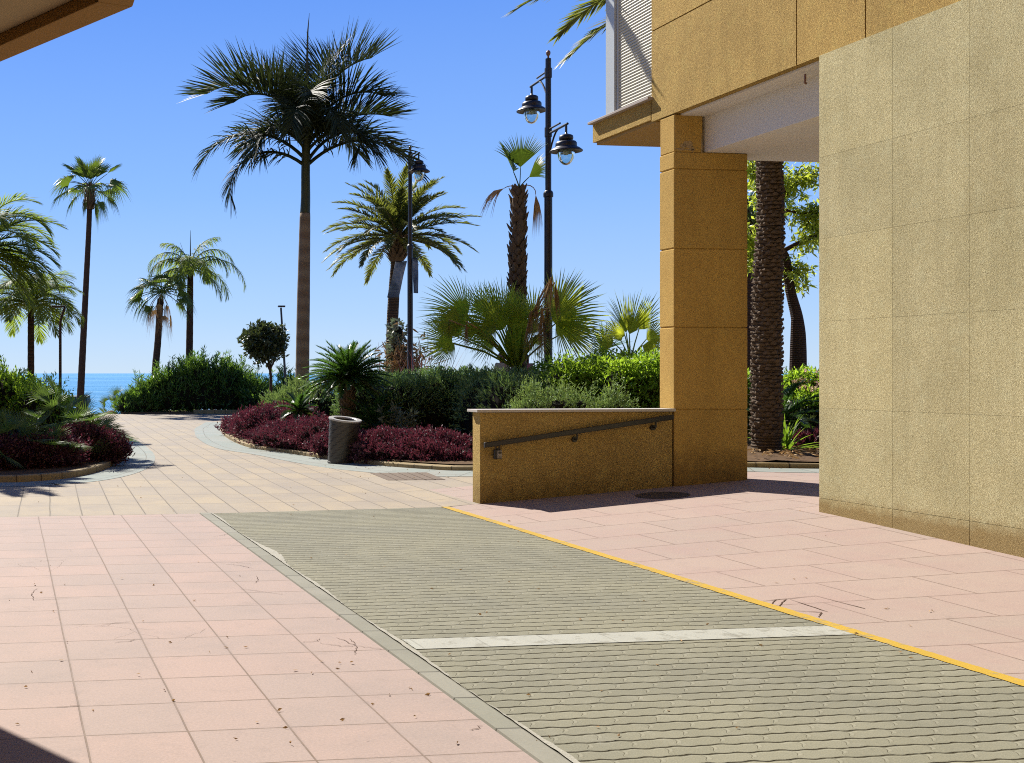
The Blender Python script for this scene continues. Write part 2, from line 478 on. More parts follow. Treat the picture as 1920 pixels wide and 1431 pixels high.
def boots(mb, out, rr, z0, z1, dz, per, h, w, th=0.5, jit=0.3, up=1.0, droop=0.0):
    """old leaf bases: little pointed plates standing off a palm trunk"""
    z = z0; row = 0
    Z = [p.z for p in out]
    while z < z1:
        k = min(range(len(Z)), key=lambda i: abs(Z[i]-z)); c = out[k]; r = rr[k]
        for j in range(per):
            a = 2*math.pi*(j+0.5*(row%2)+random.uniform(-jit,jit)*0.4)/per
            o = Vector((math.cos(a), math.sin(a), 0)); t = Vector((-math.sin(a), math.cos(a), 0))
            hh = h*random.uniform(0.7,1.2); ww = w*random.uniform(0.8,1.2)
            b = Vector((c.x, c.y, z+random.uniform(-0.2,0.2)*dz)) + o*(r*0.93)
            lean = th*random.uniform(0.6,1.3)
            m = b + Vector((0,0,hh*0.55*up)) + o*lean*hh*0.5; tip = b + Vector((0,0,hh*up)) + o*lean*hh
            vs = [b-t*ww*0.5, b+t*ww*0.5, m-t*ww*0.42+o*0.0, m+t*ww*0.42, tip-t*ww*0.14, tip+t*ww*0.14,
                  b+o*ww*0.3, m+o*ww*0.28, tip+o*0.01]
            mb.add([tuple(v) for v in vs], [(0,6,7,2),(6,1,3,7),(2,7,8,4),(7,3,5,8),(0,2,3,1),(2,4,5,3),(4,8,5)])
        z += dz; row += 1
def swords(mb, base, n, L, W, el=(35,85), bend=20, azr=(0,360), seg=4, keel=0.15):
    """strap leaves from one point (yucca, flax)"""
    V = []; Q = []
    for i in range(n):
        az = random.uniform(*azr); e = random.uniform(*el); l = L*random.uniform(0.7,1.1)
        pts = arc((base[0]+random.uniform(-.04,.04), base[1]+random.uniform(-.04,.04), base[2]), az, e, l, bend*random.uniform(0.3,1.6), seg)
        t = Vector((-math.sin(R(az)), math.cos(R(az)), 0)); b0 = len(V)
        for k, p in enumerate(pts):
            w = W*(0.7+0.3*math.sin(math.pi*min(1,k/seg+0.2)))*(1-(k/seg)**2.5)*0.5+0.001
            V += [tuple(p-t*w+Vector((0,0,w*keel*4))), tuple(p), tuple(p+t*w+Vector((0,0,w*keel*4)))]
        for k in range(seg):
            for j in (0,1): Q.append((b0+3*k+j, b0+3*k+j+1, b0+3*k+j+4, b0+3*k+j+3))
    mb.addq(np.array(V), np.array(Q))
# ------------------------------------------------------------------ camera, sun, sky
cd = bpy.data.cameras.new('camera'); cam = bpy.data.objects.new('camera', cd); COL.objects.link(cam)
cam.location = (0, 0, H); cam.rotation_euler = (R(90), 0, 0)
cd.sensor_width = 36; cd.lens = 36*F/1920; cd.shift_x = (960-PX0)/1920; cd.shift_y = -(715.5-PY0)/1920
cd.clip_start = 0.05; cd.clip_end = 60000
scene.camera = cam
SAZ = 28.0; SEL = 43.6                                  # sun: degrees left of the view axis, height
sv = Vector((-math.sin(R(SAZ))*math.cos(R(SEL)), math.cos(R(SAZ))*math.cos(R(SEL)), math.sin(R(SEL))))
sl = bpy.data.lights.new('sun', 'SUN'); sl.energy = 4.9; sl.angle = R(0.53); sl.color = (1.0, 0.945, 0.86)
so = bpy.data.objects.new('sun', sl); COL.objects.link(so); so.rotation_euler = sv.to_track_quat('Z', 'Y').to_euler(); so.location = (-20, 30, 40)
W = bpy.data.worlds.new('World'); scene.world = W; W.use_nodes = True
nt = W.node_tree; nt.nodes.clear()
sky = nt.nodes.new('ShaderNodeTexSky'); sky.sky_type = 'NISHITA'; sky.sun_disc = False
sky.sun_elevation = R(SEL); sky.sun_rotation = R(-SAZ); sky.altitude = 0; sky.air_density = 1.0; sky.dust_density = 0.0; sky.ozone_density = 4.0
hs = nt.nodes.new('ShaderNodeHueSaturation'); hs.inputs['Saturation'].default_value = 1.05; hs.inputs['Value'].default_value = 1.0
gc = nt.nodes.new('ShaderNodeMix'); gc.data_type = 'RGBA'; gc.blend_type = 'MULTIPLY'; gc.inputs[0].default_value = 1.0; gc.inputs[7].default_value = (0.80, 0.97, 1.35, 1)
bg = nt.nodes.new('ShaderNodeBackground'); bg.inputs['Strength'].default_value = 0.06
wo = nt.nodes.new('ShaderNodeOutputWorld')
nt.links.new(sky.outputs[0], hs.inputs['Color']); nt.links.new(hs.outputs[0], gc.inputs[6])
tc = nt.nodes.new('ShaderNodeTexCoord'); sx = nt.nodes.new('ShaderNodeSeparateXYZ'); nt.links.new(tc.outputs['Generated'], sx.inputs[0])
cr_ = nt.nodes.new('ShaderNodeValToRGB'); E_ = cr_.color_ramp.elements
SKY = [(0.0, (0.56,0.72,0.92)), (0.05, (0.43,0.63,0.95)), (0.15, (0.27,0.50,0.98)), (0.30, (0.145,0.34,0.92)), (0.5, (0.07,0.18,0.55)), (1.0, (0.03,0.09,0.34))]
while len(E_) < len(SKY): E_.new(0.5)
for e, (p_, c_) in zip(E_, SKY): e.position = p_; e.color = (*[x/0.1/1.25 if False else x for x in c_], 1)
nt.links.new(sx.outputs['Z'], cr_.inputs[0])
sc_ = nt.nodes.new('ShaderNodeVectorMath'); sc_.operation = 'SCALE'; sc_.inputs['Scale'].default_value = 8.15; nt.links.new(cr_.outputs[0], sc_.inputs[0])
mxs = nt.nodes.new('ShaderNodeMix'); mxs.data_type = 'RGBA'; mxs.inputs[0].default_value = 0.85; nt.links.new(gc.outputs[2], mxs.inputs[6]); nt.links.new(sc_.outputs[0], mxs.inputs[7])
nt.links.new(mxs.outputs[2], bg.inputs[0]); nt.links.new(bg.outputs[0], wo.inputs[0])
scene.view_settings.view_transform = 'Standard'; scene.view_settings.look = 'None'
scene.view_settings.exposure = 1.04; scene.view_settings.gamma = 1.0; scene.view_settings.use_curve_mapping = False
scene.cycles.use_denoising = False; scene.cycles.filter_width = 1.05; scene.cycles.sample_clamp_indirect = 4.0; scene.cycles.max_bounces = 8; scene.cycles.transparent_max_bounces = 16

# ------------------------------------------------------------------ materials
M = {}
M['pink'] = m_tiles('pink_tiles', (0.555,0.405,0.34), (0.50,0.39,0.335), (0.27,0.185,0.125), 0.462, 0.46, 0.005, stains=(0.43,0.345,0.30), cracks=True, shift=(0.119,-0.124), speck=0.22)
M['pink2'] = m_tiles('pink_tiles_right', (0.545,0.41,0.34), (0.50,0.39,0.325), (0.24,0.15,0.11), 0.80, 0.62, 0.006, offset=0.5, stains=(0.50,0.345,0.30), cracks=False, speck=0.2)
M['beige'] = m_tiles('beige_slabs', (0.52,0.425,0.29), (0.44,0.375,0.29), (0.17,0.135,0.09), 1.05, 0.36, 0.007, offset=0.37, rot=R(-90+2.0), stains=(0.36,0.31,0.26), speck=0.16, freq=1)
M['bluet'] = m_tiles('blue_grey_slabs', (0.33,0.385,0.345), (0.40,0.43,0.385), (0.17,0.15,0.11), 0.62, 0.5, 0.007, offset=0.0, stains=(0.40,0.38,0.32), speck=0.15)
def m_paint(name, col, under, wear=0.56, joints=None):
    T = NT(name); uv = T.n('UVMap').outputs[0]
    w = T.noise(uv, 9.0, 7, 0.72); w2 = T.noise(uv, 1.5, 3, 0.6); f = T.noise(uv, 90, 3, 0.6)
    k = T.math('ADD', T.math('MULTIPLY', w, 0.8), T.math('MULTIPLY', w2, 0.25))
    m = T.ramp(k, [(wear-0.02, 0.0), (wear+0.035, 1.0)])
    c = T.mix(T.noise(uv, 4.0, 4), tuple(x*0.86 for x in col), tuple(min(1,x*1.08) for x in col))
    c = T.mix(T.math('MULTIPLY', m, 0.8), c, under)
    c = T.mix(0.25, c, T.ramp(f, [(0.3,0.35),(0.7,1.0)]), 'MULTIPLY')
    if joints:
        sp = T.n('SeparateXYZ'); T.l(uv, sp.inputs[0]); fr = T.math('FRACT', T.math('DIVIDE', T.math('ADD', sp.outputs['X'], T.math('MULTIPLY', w, 0.02)), joints))
        d = T.math('MULTIPLY', T.math('MINIMUM', fr, T.math('SUBTRACT', 1.0, fr)), joints)
        c = T.mix(T.math('MULTIPLY', T.ramp(d, [(0.0,1.0),(0.006,0.0)]), 0.5), c, tuple(x*0.4 for x in under))
    return T.done(T.bsdf(c, 0.75, 0.25, bump=f, bstr=0.3, bdist=0.004))
M['yellow'] = m_paint('yellow_paint', (0.70,0.45,0.045), (0.36,0.30,0.18), 0.585)
M['kerbgrey_'] = None
M['kerbgrey'] = m_tiles('grey_kerb', (0.33,0.325,0.25), (0.38,0.36,0.29), (0.05,0.045,0.03), 0.5, 5.0, 0.007, shift=(0,1.0), stains=(0.27,0.26,0.2))
M['mortar'] = m_plain('pale_mortar', (0.50,0.48,0.40), 0.9, 0.2, var=0.2, scale=9, bump=0.5)
M['ochre'] = m_stucco('ochre_render', (0.64,0.39,0.10), (0.98,0.67,0.21), 74)
M['ochre_col'] = m_stucco('ochre_column', (0.67,0.40,0.10), (0.88,0.57,0.16), 80, bump=0.45, bd=0.006, stain=(0.2,0.75,(0.22,0.12,0.045)))
M['ochre_low'] = m_stucco('ochre_low_wall', (0.76,0.49,0.15), (1.0,0.70,0.24), 72, stain=(-0.05,0.42,(0.20,0.12,0.03)))
M['granite'] = m_stucco('sandy_granite_chip', (0.64,0.54,0.24), (1.0,0.88,0.50), 84, bump=0.8, bd=0.008, stain=(0.26,0.40,(0.42,0.26,0.08),0.16))
M['white'] = m_plain('white_paint', (0.78,0.76,0.74), 0.7, 0.3, var=0.04)
M['beamw'] = m_plain('off_white_ceiling', (1.25,1.12,0.92), 0.85, 0.2, var=0.10, scale=1.2)
M['soffit'] = m_plain('ochre_soffit', (0.55,0.36,0.14), 0.9, 0.15, var=0.10, scale=3, bump=0.2)
M['canopy'] = m_plain('canopy_beam', (0.52,0.30,0.10), 0.9, 0.15, var=0.12, scale=5, bump=0.3)
M['canopyc'] = m_plain('canopy_ceiling', (0.66,0.50,0.28), 0.9, 0.15, var=0.05, scale=2)
M['marble'] = m_plain('pale_marble', (0.72,0.66,0.58), 0.45, 0.4, var=0.08, scale=8)
M['sillm'] = m_plain('sill_stone', (0.55,0.46,0.38), 0.6, 0.3, var=0.1)
M['shutter'] = m_plain('cream_shutter', (0.80,0.76,0.60), 0.5, 0.4, var=0.03)
M['frame'] = m_plain('pale_frame', (0.72,0.77,0.76), 0.4, 0.4, var=0.02)
M['black'] = m_plain('black_metal', (0.018,0.014,0.014), 0.4, 0.5, var=0.2)
M['lampm'] = m_plain('dark_lamp_paint', (0.018,0.014,0.022), 0.4, 0.5, var=0.2)
M['rust'] = m_plain('bronze_ball', (0.30,0.14,0.09), 0.35, 0.5, var=0.1)
M['grey'] = m_plain('grey_plastic', (0.40,0.36,0.31), 0.5, 0.4, var=0.1)
M['iron'] = m_plain('cast_iron', (0.10,0.075,0.055), 0.7, 0.4, var=0.3, scale=20, bump=0.4)
M['grate'] = m_plain('brown_cover', (0.20,0.145,0.10), 0.8, 0.3, var=0.3, scale=12, bump=0.5)
M['bin'] = m_plain('dark_bin', (0.055,0.05,0.042), 0.5, 0.5, var=0.2)
M['binrim'] = m_plain('bin_rim', (0.62,0.60,0.55), 0.4, 0.5, var=0.1)
M['soil'] = m_plain('dry_soil', (0.16,0.10,0.055), 0.95, 0.1, var=0.5, scale=9, bump=1.0, bscale=30)
M['kerbst'] = m_tiles('yellow_kerb_stone', (0.52,0.38,0.17), (0.48,0.36,0.18), (0.12,0.08,0.04), 0.42, 5.0, 0.012, shift=(0,1.0), stains=(0.34,0.25,0.12), speck=0.3)
M['ground'] = m_plain('sandy_ground', (0.33,0.27,0.18), 0.95, 0.1, var=0.2, scale=0.5)
M['dead'] = m_leaf('dead_leaves', [(0.20,0.12,0.055),(0.34,0.23,0.12),(0.42,0.31,0.18)], (0.45,0.28,0.12), 0.2, 0.8, 0.15)
M['bark'] = m_bark('brown_bark', (0.055,0.032,0.022), (0.15,0.095,0.07), 9)
M['barkr'] = m_bark('royal_bark', (0.27,0.19,0.125), (0.37,0.28,0.19), 0.9, bump=0.12)
M['bark_date'] = m_bark('date_bark', (0.06,0.04,0.027), (0.18,0.125,0.08), 7, 10)
M['boot'] = m_plain('leaf_base', (0.19,0.135,0.09), 0.9, 0.15, var=0.45, scale=7)
M['bootp'] = m_plain('pale_leaf_base', (0.36,0.28,0.19), 0.9, 0.15, var=0.35, scale=7)
M['shaft'] = m_plain('green_crownshaft', (0.05,0.065,0.02), 0.5, 0.4, var=0.25, scale=3)
M['royal'] = m_leaf('royal_leaf', [(0.010,0.018,0.009),(0.018,0.028,0.012),(0.03,0.044,0.016)], (0.10,0.14,0.03), 0.13, 0.6, 0.2)
M['wash'] = m_leaf('fan_leaf_far', [(0.03,0.055,0.015),(0.05,0.085,0.02),(0.08,0.12,0.03)], (0.22,0.34,0.03), 0.3, 0.45, 0.45, dead=(0.25,0.17,0.07))
M['queen'] = m_leaf('queen_leaf', [(0.035,0.06,0.018),(0.06,0.10,0.02),(0.09,0.14,0.03)], (0.42,0.55,0.05), 0.38, 0.6, 0.22)
M['date'] = m_leaf('date_leaf', [(0.03,0.045,0.018),(0.055,0.075,0.025),(0.08,0.10,0.035)], (0.34,0.38,0.05), 0.32, 0.5, 0.4, dead=(0.2,0.14,0.06))
M['cycas'] = m_leaf('cycad_leaf', [(0.012,0.03,0.012),(0.02,0.05,0.015),(0.03,0.07,0.02)], (0.14,0.30,0.03), 0.3, 0.3, 0.6)
M['fanp'] = m_leaf('big_fan_leaf', [(0.07,0.12,0.02),(0.11,0.17,0.03),(0.17,0.23,0.035)], (0.80,0.88,0.06), 0.58, 0.4, 0.5)
M['fany'] = m_leaf('yellowing_fan_leaf', [(0.09,0.12,0.02),(0.13,0.16,0.03),(0.18,0.18,0.04)], (0.70,0.72,0.06), 0.52, 0.45, 0.4)
M['cham'] = m_leaf('dwarf_fan_leaf', [(0.04,0.075,0.025),(0.06,0.10,0.03),(0.08,0.13,0.04)], (0.22,0.36,0.05), 0.3, 0.5, 0.4)
M['petiole'] = m_plain('leaf_stalk', (0.10,0.10,0.035), 0.6, 0.3, var=0.3)
M['oleander'] = m_leaf('oleander_leaf', [(0.03,0.075,0.018),(0.055,0.12,0.026),(0.085,0.165,0.035)], (0.26,0.46,0.04), 0.32, 0.4, 0.5)
M['juniper'] = m_leaf('juniper_leaf', [(0.06,0.12,0.055),(0.13,0.22,0.10),(0.24,0.36,0.17)], (0.24,0.38,0.08), 0.28, 0.55, 0.35)
M['bright'] = m_leaf('bright_leaf', [(0.05,0.11,0.015),(0.09,0.18,0.02),(0.16,0.27,0.03)], (0.50,0.75,0.05), 0.45, 0.45, 0.4)
M['pale'] = m_leaf('pale_shrub_leaf', [(0.12,0.21,0.07),(0.18,0.29,0.10),(0.26,0.37,0.14)], (0.30,0.42,0.10), 0.28, 0.6, 0.3)
M['purple'] = m_leaf('purple_leaf', [(0.020,0.009,0.015),(0.058,0.018,0.030),(0.14,0.07,0.09)], (0.26,0.05,0.08), 0.22, 0.6, 0.25, dead=(0.07,0.09,0.03), deadp=0.09)
M['flax'] = m_leaf('flax_leaf', [(0.10,0.035,0.04),(0.16,0.06,0.06),(0.22,0.12,0.08)], (0.35,0.12,0.10), 0.25, 0.5, 0.4)
M['tree'] = m_leaf('broad_leaf', [(0.08,0.14,0.02),(0.13,0.21,0.03),(0.20,0.28,0.04)], (0.70,0.80,0.08), 0.48, 0.45, 0.4)
M['dark'] = m_leaf('dark_leaf', [(0.02,0.035,0.015),(0.035,0.055,0.02),(0.05,0.075,0.03)], (0.12,0.16,0.04), 0.2, 0.4, 0.5)
M['flower'] = m_leaf('pale_flower', [(0.70,0.42,0.30),(0.78,0.58,0.38),(0.75,0.50,0.45)], (0.7,0.5,0.4), 0.3, 0.6, 0.3)
M['yucca'] = m_leaf('yucca_leaf', [(0.05,0.10,0.015),(0.08,0.15,0.02),(0.10,0.18,0.025)], (0.35,0.55,0.04), 0.4, 0.4, 0.5)
M['greyleaf'] = m_leaf('grey_leaf', [(0.10,0.13,0.09),(0.16,0.19,0.13),(0.24,0.27,0.2)], (0.2,0.26,0.14), 0.2, 0.5, 0.4)
M['skin'] = m_plain('skin', (0.50,0.24,0.14), 0.5, 0.4, var=0.05)
M['hairb'] = m_plain('brown_hair', (0.13,0.075,0.035), 0.5, 0.4, var=0.3, scale=30)
M['hairk'] = m_plain('black_hair', (0.015,0.01,0.01), 0.5, 0.4, var=0.3, scale=30)
M['cream'] = m_plain('cream_cloth', (0.62,0.50,0.34), 0.8, 0.2, var=0.1)
M['pinkc'] = m_plain('pink_cloth', (0.62,0.22,0.22), 0.8, 0.2, var=0.1, scale=20)
M['denim'] = m_plain('denim', (0.05,0.08,0.15), 0.8, 0.2, var=0.1)
M['teal'] = m_plain('teal_roof', (0.02,0.09,0.12), 0.7, 0.3, var=0.2)
M['orange'] = m_plain('orange_cloth', (0.55,0.16,0.05), 0.8, 0.2, var=0.1)
M['sail'] = m_plain('boat_white', (0.6,0.62,0.66), 0.5, 0.3, var=0.05)
# clear lamp glass
T = NT('lamp_glass'); g1 = T.n('BsdfGlossy', Roughness=0.08); g1.inputs['Color'].default_value = (0.85,0.95,1,1); t1 = T.n('BsdfTransparent'); t1.inputs['Color'].default_value = (0.72,0.86,0.88,1)
fr = T.n('Fresnel', IOR=1.45); mx = T.n('MixShader'); T.l(T.math('ADD', fr.outputs[0], 0.06), mx.inputs[0]); T.l(t1.outputs[0], mx.inputs[1]); T.l(g1.outputs[0], mx.inputs[2]); M['glass'] = T.done(mx)
# frosted banner print
T = NT('banner_print'); co = T.n('TexCoord').outputs['Object']
nz = T.noise(co, 2.2, 5, 0.6, 0.8)
M['banner'] = T.done(T.bsdf(T.ramp(nz, [(0.35,(0.05,0.08,0.14)),(0.5,(0.17,0.24,0.34)),(0.68,(0.55,0.60,0.66))]), 0.6, 0.3))
# sea
T = NT('sea_water'); co = T.n('TexCoord').outputs['Object']
mp = T.n('Mapping'); mp.inputs['Scale'].default_value = (0.06, 0.22, 1); T.l(co, mp.inputs['Vector'])
w1 = T.noise(mp.outputs[0], 1.0, 8, 0.7)
mp2 = T.n('Mapping'); mp2.inputs['Scale'].default_value = (0.003, 0.02, 1); T.l(co, mp2.inputs['Vector'])
w2 = T.noise(mp2.outputs[0], 1.0, 6, 0.65)
mp3 = T.n('Mapping'); mp3.inputs['Scale'].default_value = (0.02, 0.14, 1); T.l(co, mp3.inputs['Vector']); w3 = T.ramp(T.noise(mp3.outputs[0], 1.0, 8, 0.75), [(0.55, 0.0), (0.68, 1.0)])
c = T.ramp(w2, [(0.3,(0.05,0.24,0.50)),(0.50,(0.10,0.36,0.68)),(0.64,(0.28,0.56,0.86))])
c = T.mix(T.math('MULTIPLY', w3, 0.45), c, (0.42,0.62,0.78))  # glints on the water, painted into its colour as pale streaks
M['sea'] = T.done(T.bsdf(c, 0.75, 0.03, bump=w1, bstr=1.0, bdist=1.5))
# wave-edged block paving
def m_pavers():
    T = NT('grey_block_paving'); uv = T.n('UVMap').outputs[0]
    sp = T.n('SeparateXYZ'); T.l(uv, sp.inputs[0]); a = sp.outputs['X']; b = sp.outputs['Y']
    low = T.n('TexNoise', Scale=0.8, Detail=3.0); T.l(uv, low.inputs['Vector'])
    b0 = T.math('ADD', b, T.math('MULTIPLY', low.outputs['Fac'], 0.05))
    P_ = 0.112; Wd = 0.205
    jn = T.noise(uv, 13, 4, 0.6)
    wav = T.math('ADD', T.math('MULTIPLY', T.math('SINE', T.math('MULTIPLY', a, 2*math.pi/Wd)), 0.0045), T.math('ADD', T.math('MULTIPLY', T.math('SINE', T.math('MULTIPLY', a, 4*math.pi/Wd)), 0.0035), T.math('MULTIPLY', jn, 0.016)))
    bw = T.math('ADD', b0, wav)
    q = T.math('DIVIDE', bw, P_); row = T.math('FLOOR', q); fr = T.math('SUBTRACT', q, row)
    dr = T.math('MULTIPLY', T.math('MINIMUM', fr, T.math('SUBTRACT', 1.0, fr)), P_)          # metres from the row joint
    sh = T.math('MULTIPLY', T.math('ABSOLUTE', T.math('MODULO', row, 2.0)), 0.5)
    kink = T.math('MULTIPLY', T.math('SINE', T.math('MULTIPLY', fr, 2*math.pi)), 0.012)
    c_ = T.math('ADD', T.math('DIVIDE', T.math('ADD', a, kink), Wd), sh); cf = T.math('FLOOR', c_); cfr = T.math('SUBTRACT', c_, cf)
    dc = T.math('MULTIPLY', T.math('MINIMUM', cfr, T.math('SUBTRACT', 1.0, cfr)), Wd)
    def soft(d, w0, w1):
        m = T.n('MapRange', _interpolation_type='SMOOTHSTEP', From__Min=w0, From__Max=w1, To__Min=1.0, To__Max=0.0); T.l(d, m.inputs['Value']); return m.outputs[0]
    jit = T.noise(uv, 22, 3, 0.6)
    jr = soft(T.math('SUBTRACT', dr, T.math('MULTIPLY', T.math('SUBTRACT', jit, 0.35), 0.014)), 0.0005, 0.0068); jc = T.math('MULTIPLY', soft(dc, 0.0, 0.0035), 0.16)
    j = T.math('MAXIMUM', jr, jc)
    cell = T.n('CombineXYZ'); T.l(cf, cell.inputs[0]); T.l(row, cell.inputs[1]); wn = T.n('TexWhiteNoise'); T.l(cell.outputs[0], wn.inputs['Vector'])
    big = T.noise(uv, 0.8, 5, 0.6); fine = T.noise(uv, 110, 3, 0.6); mid = T.noise(uv, 4.0, 6, 0.7)
    c = T.mix(wn.outputs['Value'], (0.325,0.31,0.215), (0.365,0.348,0.245))
    c = T.mix(T.math('MULTIPLY', T.ramp(big, [(0.4,0.0),(0.65,1.0)]), 0.65), c, (0.26,0.255,0.195))
    c = T.mix(T.math('MULTIPLY', T.ramp(mid, [(0.52,0.0),(0.8,1.0)]), 0.5), c, (0.48,0.46,0.36))
    c = T.mix(0.3, c, T.ramp(fine, [(0.3,0.3),(0.7,1.0)]), 'MULTIPLY')
    c = T.mix(T.math('MULTIPLY', j, 0.93), c, (0.05,0.04,0.015))
    # little raised lip where two blocks meet the row joint
    kx_ = soft(T.math('ABSOLUTE', T.math('SUBTRACT', T.math('MULTIPLY', T.math('SUBTRACT', cfr, 0.06), Wd), 0.0)), 0.003, 0.011); ky_ = soft(T.math('ABSOLUTE', T.math('SUBTRACT', fr, 0.66)), 0.10, 0.26)
    knob = T.math('MULTIPLY', T.math('MULTIPLY', kx_, ky_), T.math('SUBTRACT', 1.0, jr))
    c = T.mix(T.math('MULTIPLY', knob, 0.28), c, (0.50,0.475,0.36)); dk_ = T.math('MULTIPLY', soft(dc, 0.0, 0.004), ky_); c = T.mix(T.math('MULTIPLY', dk_, 0.4), c, (0.12,0.10,0.05))
    wide = soft(dr, 0.0, 0.018)
    h = T.math('SUBTRACT', T.math('SUBTRACT', 1.0, T.math('MULTIPLY', j, 0.8)), T.math('MULTIPLY', wide, 0.3))
    h = T.math('ADD', T.math('ADD', h, T.math('MULTIPLY', knob, 0.08)), T.math('MULTIPLY', fine, 0.15))
    return T.done(T.bsdf(c, 0.85, 0.2, bump=h, bstr=1.0, bdist=0.012))
M['pavers'] = m_pavers()

M['white_line'] = m_paint('white_block_line', (0.55,0.55,0.47), (0.36,0.35,0.28), 0.57, joints=0.40)
# ------------------------------------------------------------------ ground sheets
def sheet(name, as_, bf, mat, dz=0.0, nb=40, uvf=None, parent=None, kind='structure'):
    """grid over a in as_ (list), b from bf(a)[0] to bf(a)[1]; UV = (a, b) in metres"""
    mb = MB(); V = []; UV = []; 
    for a in as_:
        b0, b1 = bf(a)
        for k in range(nb+1):
            b = b0+(b1-b0)*k/nb; V.append(AB(a, b, zg(a, b)+dz)); UV.append((a, b))
    n = nb+1; q = [(i*n+k, (i+1)*n+k, (i+1)*n+k+1, i*n+k+1) for i in range(len(as_)-1) for k in range(nb)]
    mb.addq(np.array(V), np.array(q)); mb.uv = [np.array(UV)]
    o = mb.build(name, mat, parent)
    if kind and parent is None: o['kind'] = kind
    return o
def frange(a, b, n): return [a+(b-a)*i/n for i in range(n+1)]
bnd = lambda a: 13.17+0.013*a if a < 2.27 else 13.2+(a-2.27)*0.085
sheet('pink_pavement', frange(-14, 2.16, 10), lambda a: (-6, bnd(a)), M['pink'])
drive = sheet('driveway', frange(2.30, 5.13, 6), lambda a: (-6, bnd(a)), M['pavers'])
sheet('white_line', frange(2.34, 5.13, 4), lambda a: (6.53, 6.78), M['white_line'], 0.004, 2, parent=drive)
mb = MB(); V = []; UV = []
for k in range(421):
    b = -6+(bnd(5.2)+6)*k/420; 
    for a in (5.130+random.uniform(-.006,.004)+0.004*math.sin(b*2.3), 5.18, 5.232+random.uniform(-.004,.006)+0.004*math.sin(b*1.7)): V.append(AB(a, b, 0.0045)); UV.append((a, b))
mb.addq(np.array(V), np.array([(3*k+j, 3*k+j+1, 3*k+j+4, 3*k+j+3) for k in range(420) for j in range(2)])); mb.uv = [np.array(UV)]; mb.build('yellow_line', M['yellow'], drive)
sheet('yellow_line_bed', [5.13, 5.236], lambda a: (-6, bnd(a)), M['mortar'], 0.0, 30, parent=drive)
wk = sheet('pink_walkway', frange(5.62, 16, 36), lambda a: (-6, 15.2), M['pink2'], nb=60)
sheet('pink_walkway_edge', frange(5.235, 5.62, 2), lambda a: (-6, bnd(a)), M['pink2'], nb=60, parent=wk)
# kerb strip with its pale, ragged mortar line
mb = MB(); V = []; UV = []
for k in range(61):
    b = -6+(bnd(2.2)+6)*k/60
    V += [AB(2.16, b, 0.0), AB(2.163, b, 0.012), AB(2.275, b, 0.010), AB(2.30, b, 0.0)]; UV += [(b, 0), (b, .02), (b, .11), (b, .14)]
mb.addq(np.array(V), np.array([(k*4+j, k*4+j+1, k*4+j+5, k*4+j+4) for k in range(60) for j in range(3)])); mb.uv = [np.array(UV)]
tag(mb.build('kerb', M['kerbgrey']), kind='structure')
mb = MB(); V = []; N_ = 260
for k in range(N_+1):
    b = -2+(bnd(2.2)+2)*k/N_; w = 0.028+0.014*math.sin(b*3.1)+random.uniform(-.006, .006)+(0.07*max(0, math.sin(b*1.3+1.0))**6 if 8 < b < 12.5 else 0)
    V += [AB(2.285+random.uniform(-.004,.004), b, 0.0135), AB(2.285+w, b, 0.006)]
mb.addq(np.array(V), np.array([(2*k, 2*k+1, 2*k+3, 2*k+2) for k in range(N_)])); mb.build('mortar_line', M['mortar'], drive)
pv = sheet('promenade_paving', frange(-30, 5.62, 72), lambda a: (bnd(a), 46.6-0.137*a), M['beige'], nb=60)
sheet('promenade_paving_edge', frange(5.62, 20, 28), lambda a: (15.2 if a > 5.63 else bnd(a), 46.6-0.137*a) if a > 5.63 else (15.2, 46.6-0.137*a), M['beige'], nb=60, parent=pv)
sheet('promenade_paving_edge', [5.61,5.63], lambda a: (bnd(5.6), 15.25), M['beige'], dz=-0.002, nb=4, parent=pv)
# terrain under everything, running down to the beach
mb = MB(); xs = [-260,-80,-40,-20,-10,0,10,20,40,80,260]; ys = [(-60,-0.03),(0,-0.03),(30,-0.03),(46.5,-0.03),(46.9,-0.6),(52,-2.2),(62,-4.3),(75,-5.3),(90,-6.5),(130,-8)]
V = [(x, y, z) for x in xs for y, z in ys]; n = len(ys)
mb.addq(np.array(V), np.array([(i*n+k, (i+1)*n+k, (i+1)*n+k+1, i*n+k+1) for i in range(len(xs)-1) for k in range(n-1)]))
tag(mb.build('ground', M['ground']), kind='structure')
mb = MB(); mb.addq(np.array([(-30000,64,-5),(30000,64,-5),(30000,45000,-5),(-30000,45000,-5)]), np.array([(0,1,2,3)]))
tag(mb.build('sea', M['sea']), kind='structure')

# cracks in the tiles: fine broken lines
cr = MB()
def crack(pts, w=0.0042, px=True, jag=0.012):
    P = [G(*p) for p in pts] if px else pts
    Q = []
    for i in range(len(P)-1):
        for k in range(6):
            t = k/6; Q.append((P[i][0]*(1-t)+P[i+1][0]*t+random.uniform(-jag,jag)*(k>0), P[i][1]*(1-t)+P[i+1][1]*t+random.uniform(-jag,jag)*(k>0)))
    Q.append(P[-1][:2]); V = []
    for i, q in enumerate(Q):
        a = Q[max(0,i-1)]; b = Q[min(len(Q)-1,i+1)]; dx, dy = b[0]-a[0], b[1]-a[1]; l = math.hypot(dx,dy) or 1
        ww = w*(0.35+0.65*math.sin(math.pi*min(0.97,max(0.03,i/len(Q)))))*0.5*random.uniform(0.6,1.4)
        for s_ in (-1,1):
            x = q[0]-dy/l*ww*s_; y = q[1]+dx/l*ww*s_; V.append((x, y, zxy(x,y)+0.0035))
    cr.addq(np.array(V), np.array([(2*i,2*i+1,2*i+3,2*i+2) for i in range(len(Q)-1)]))
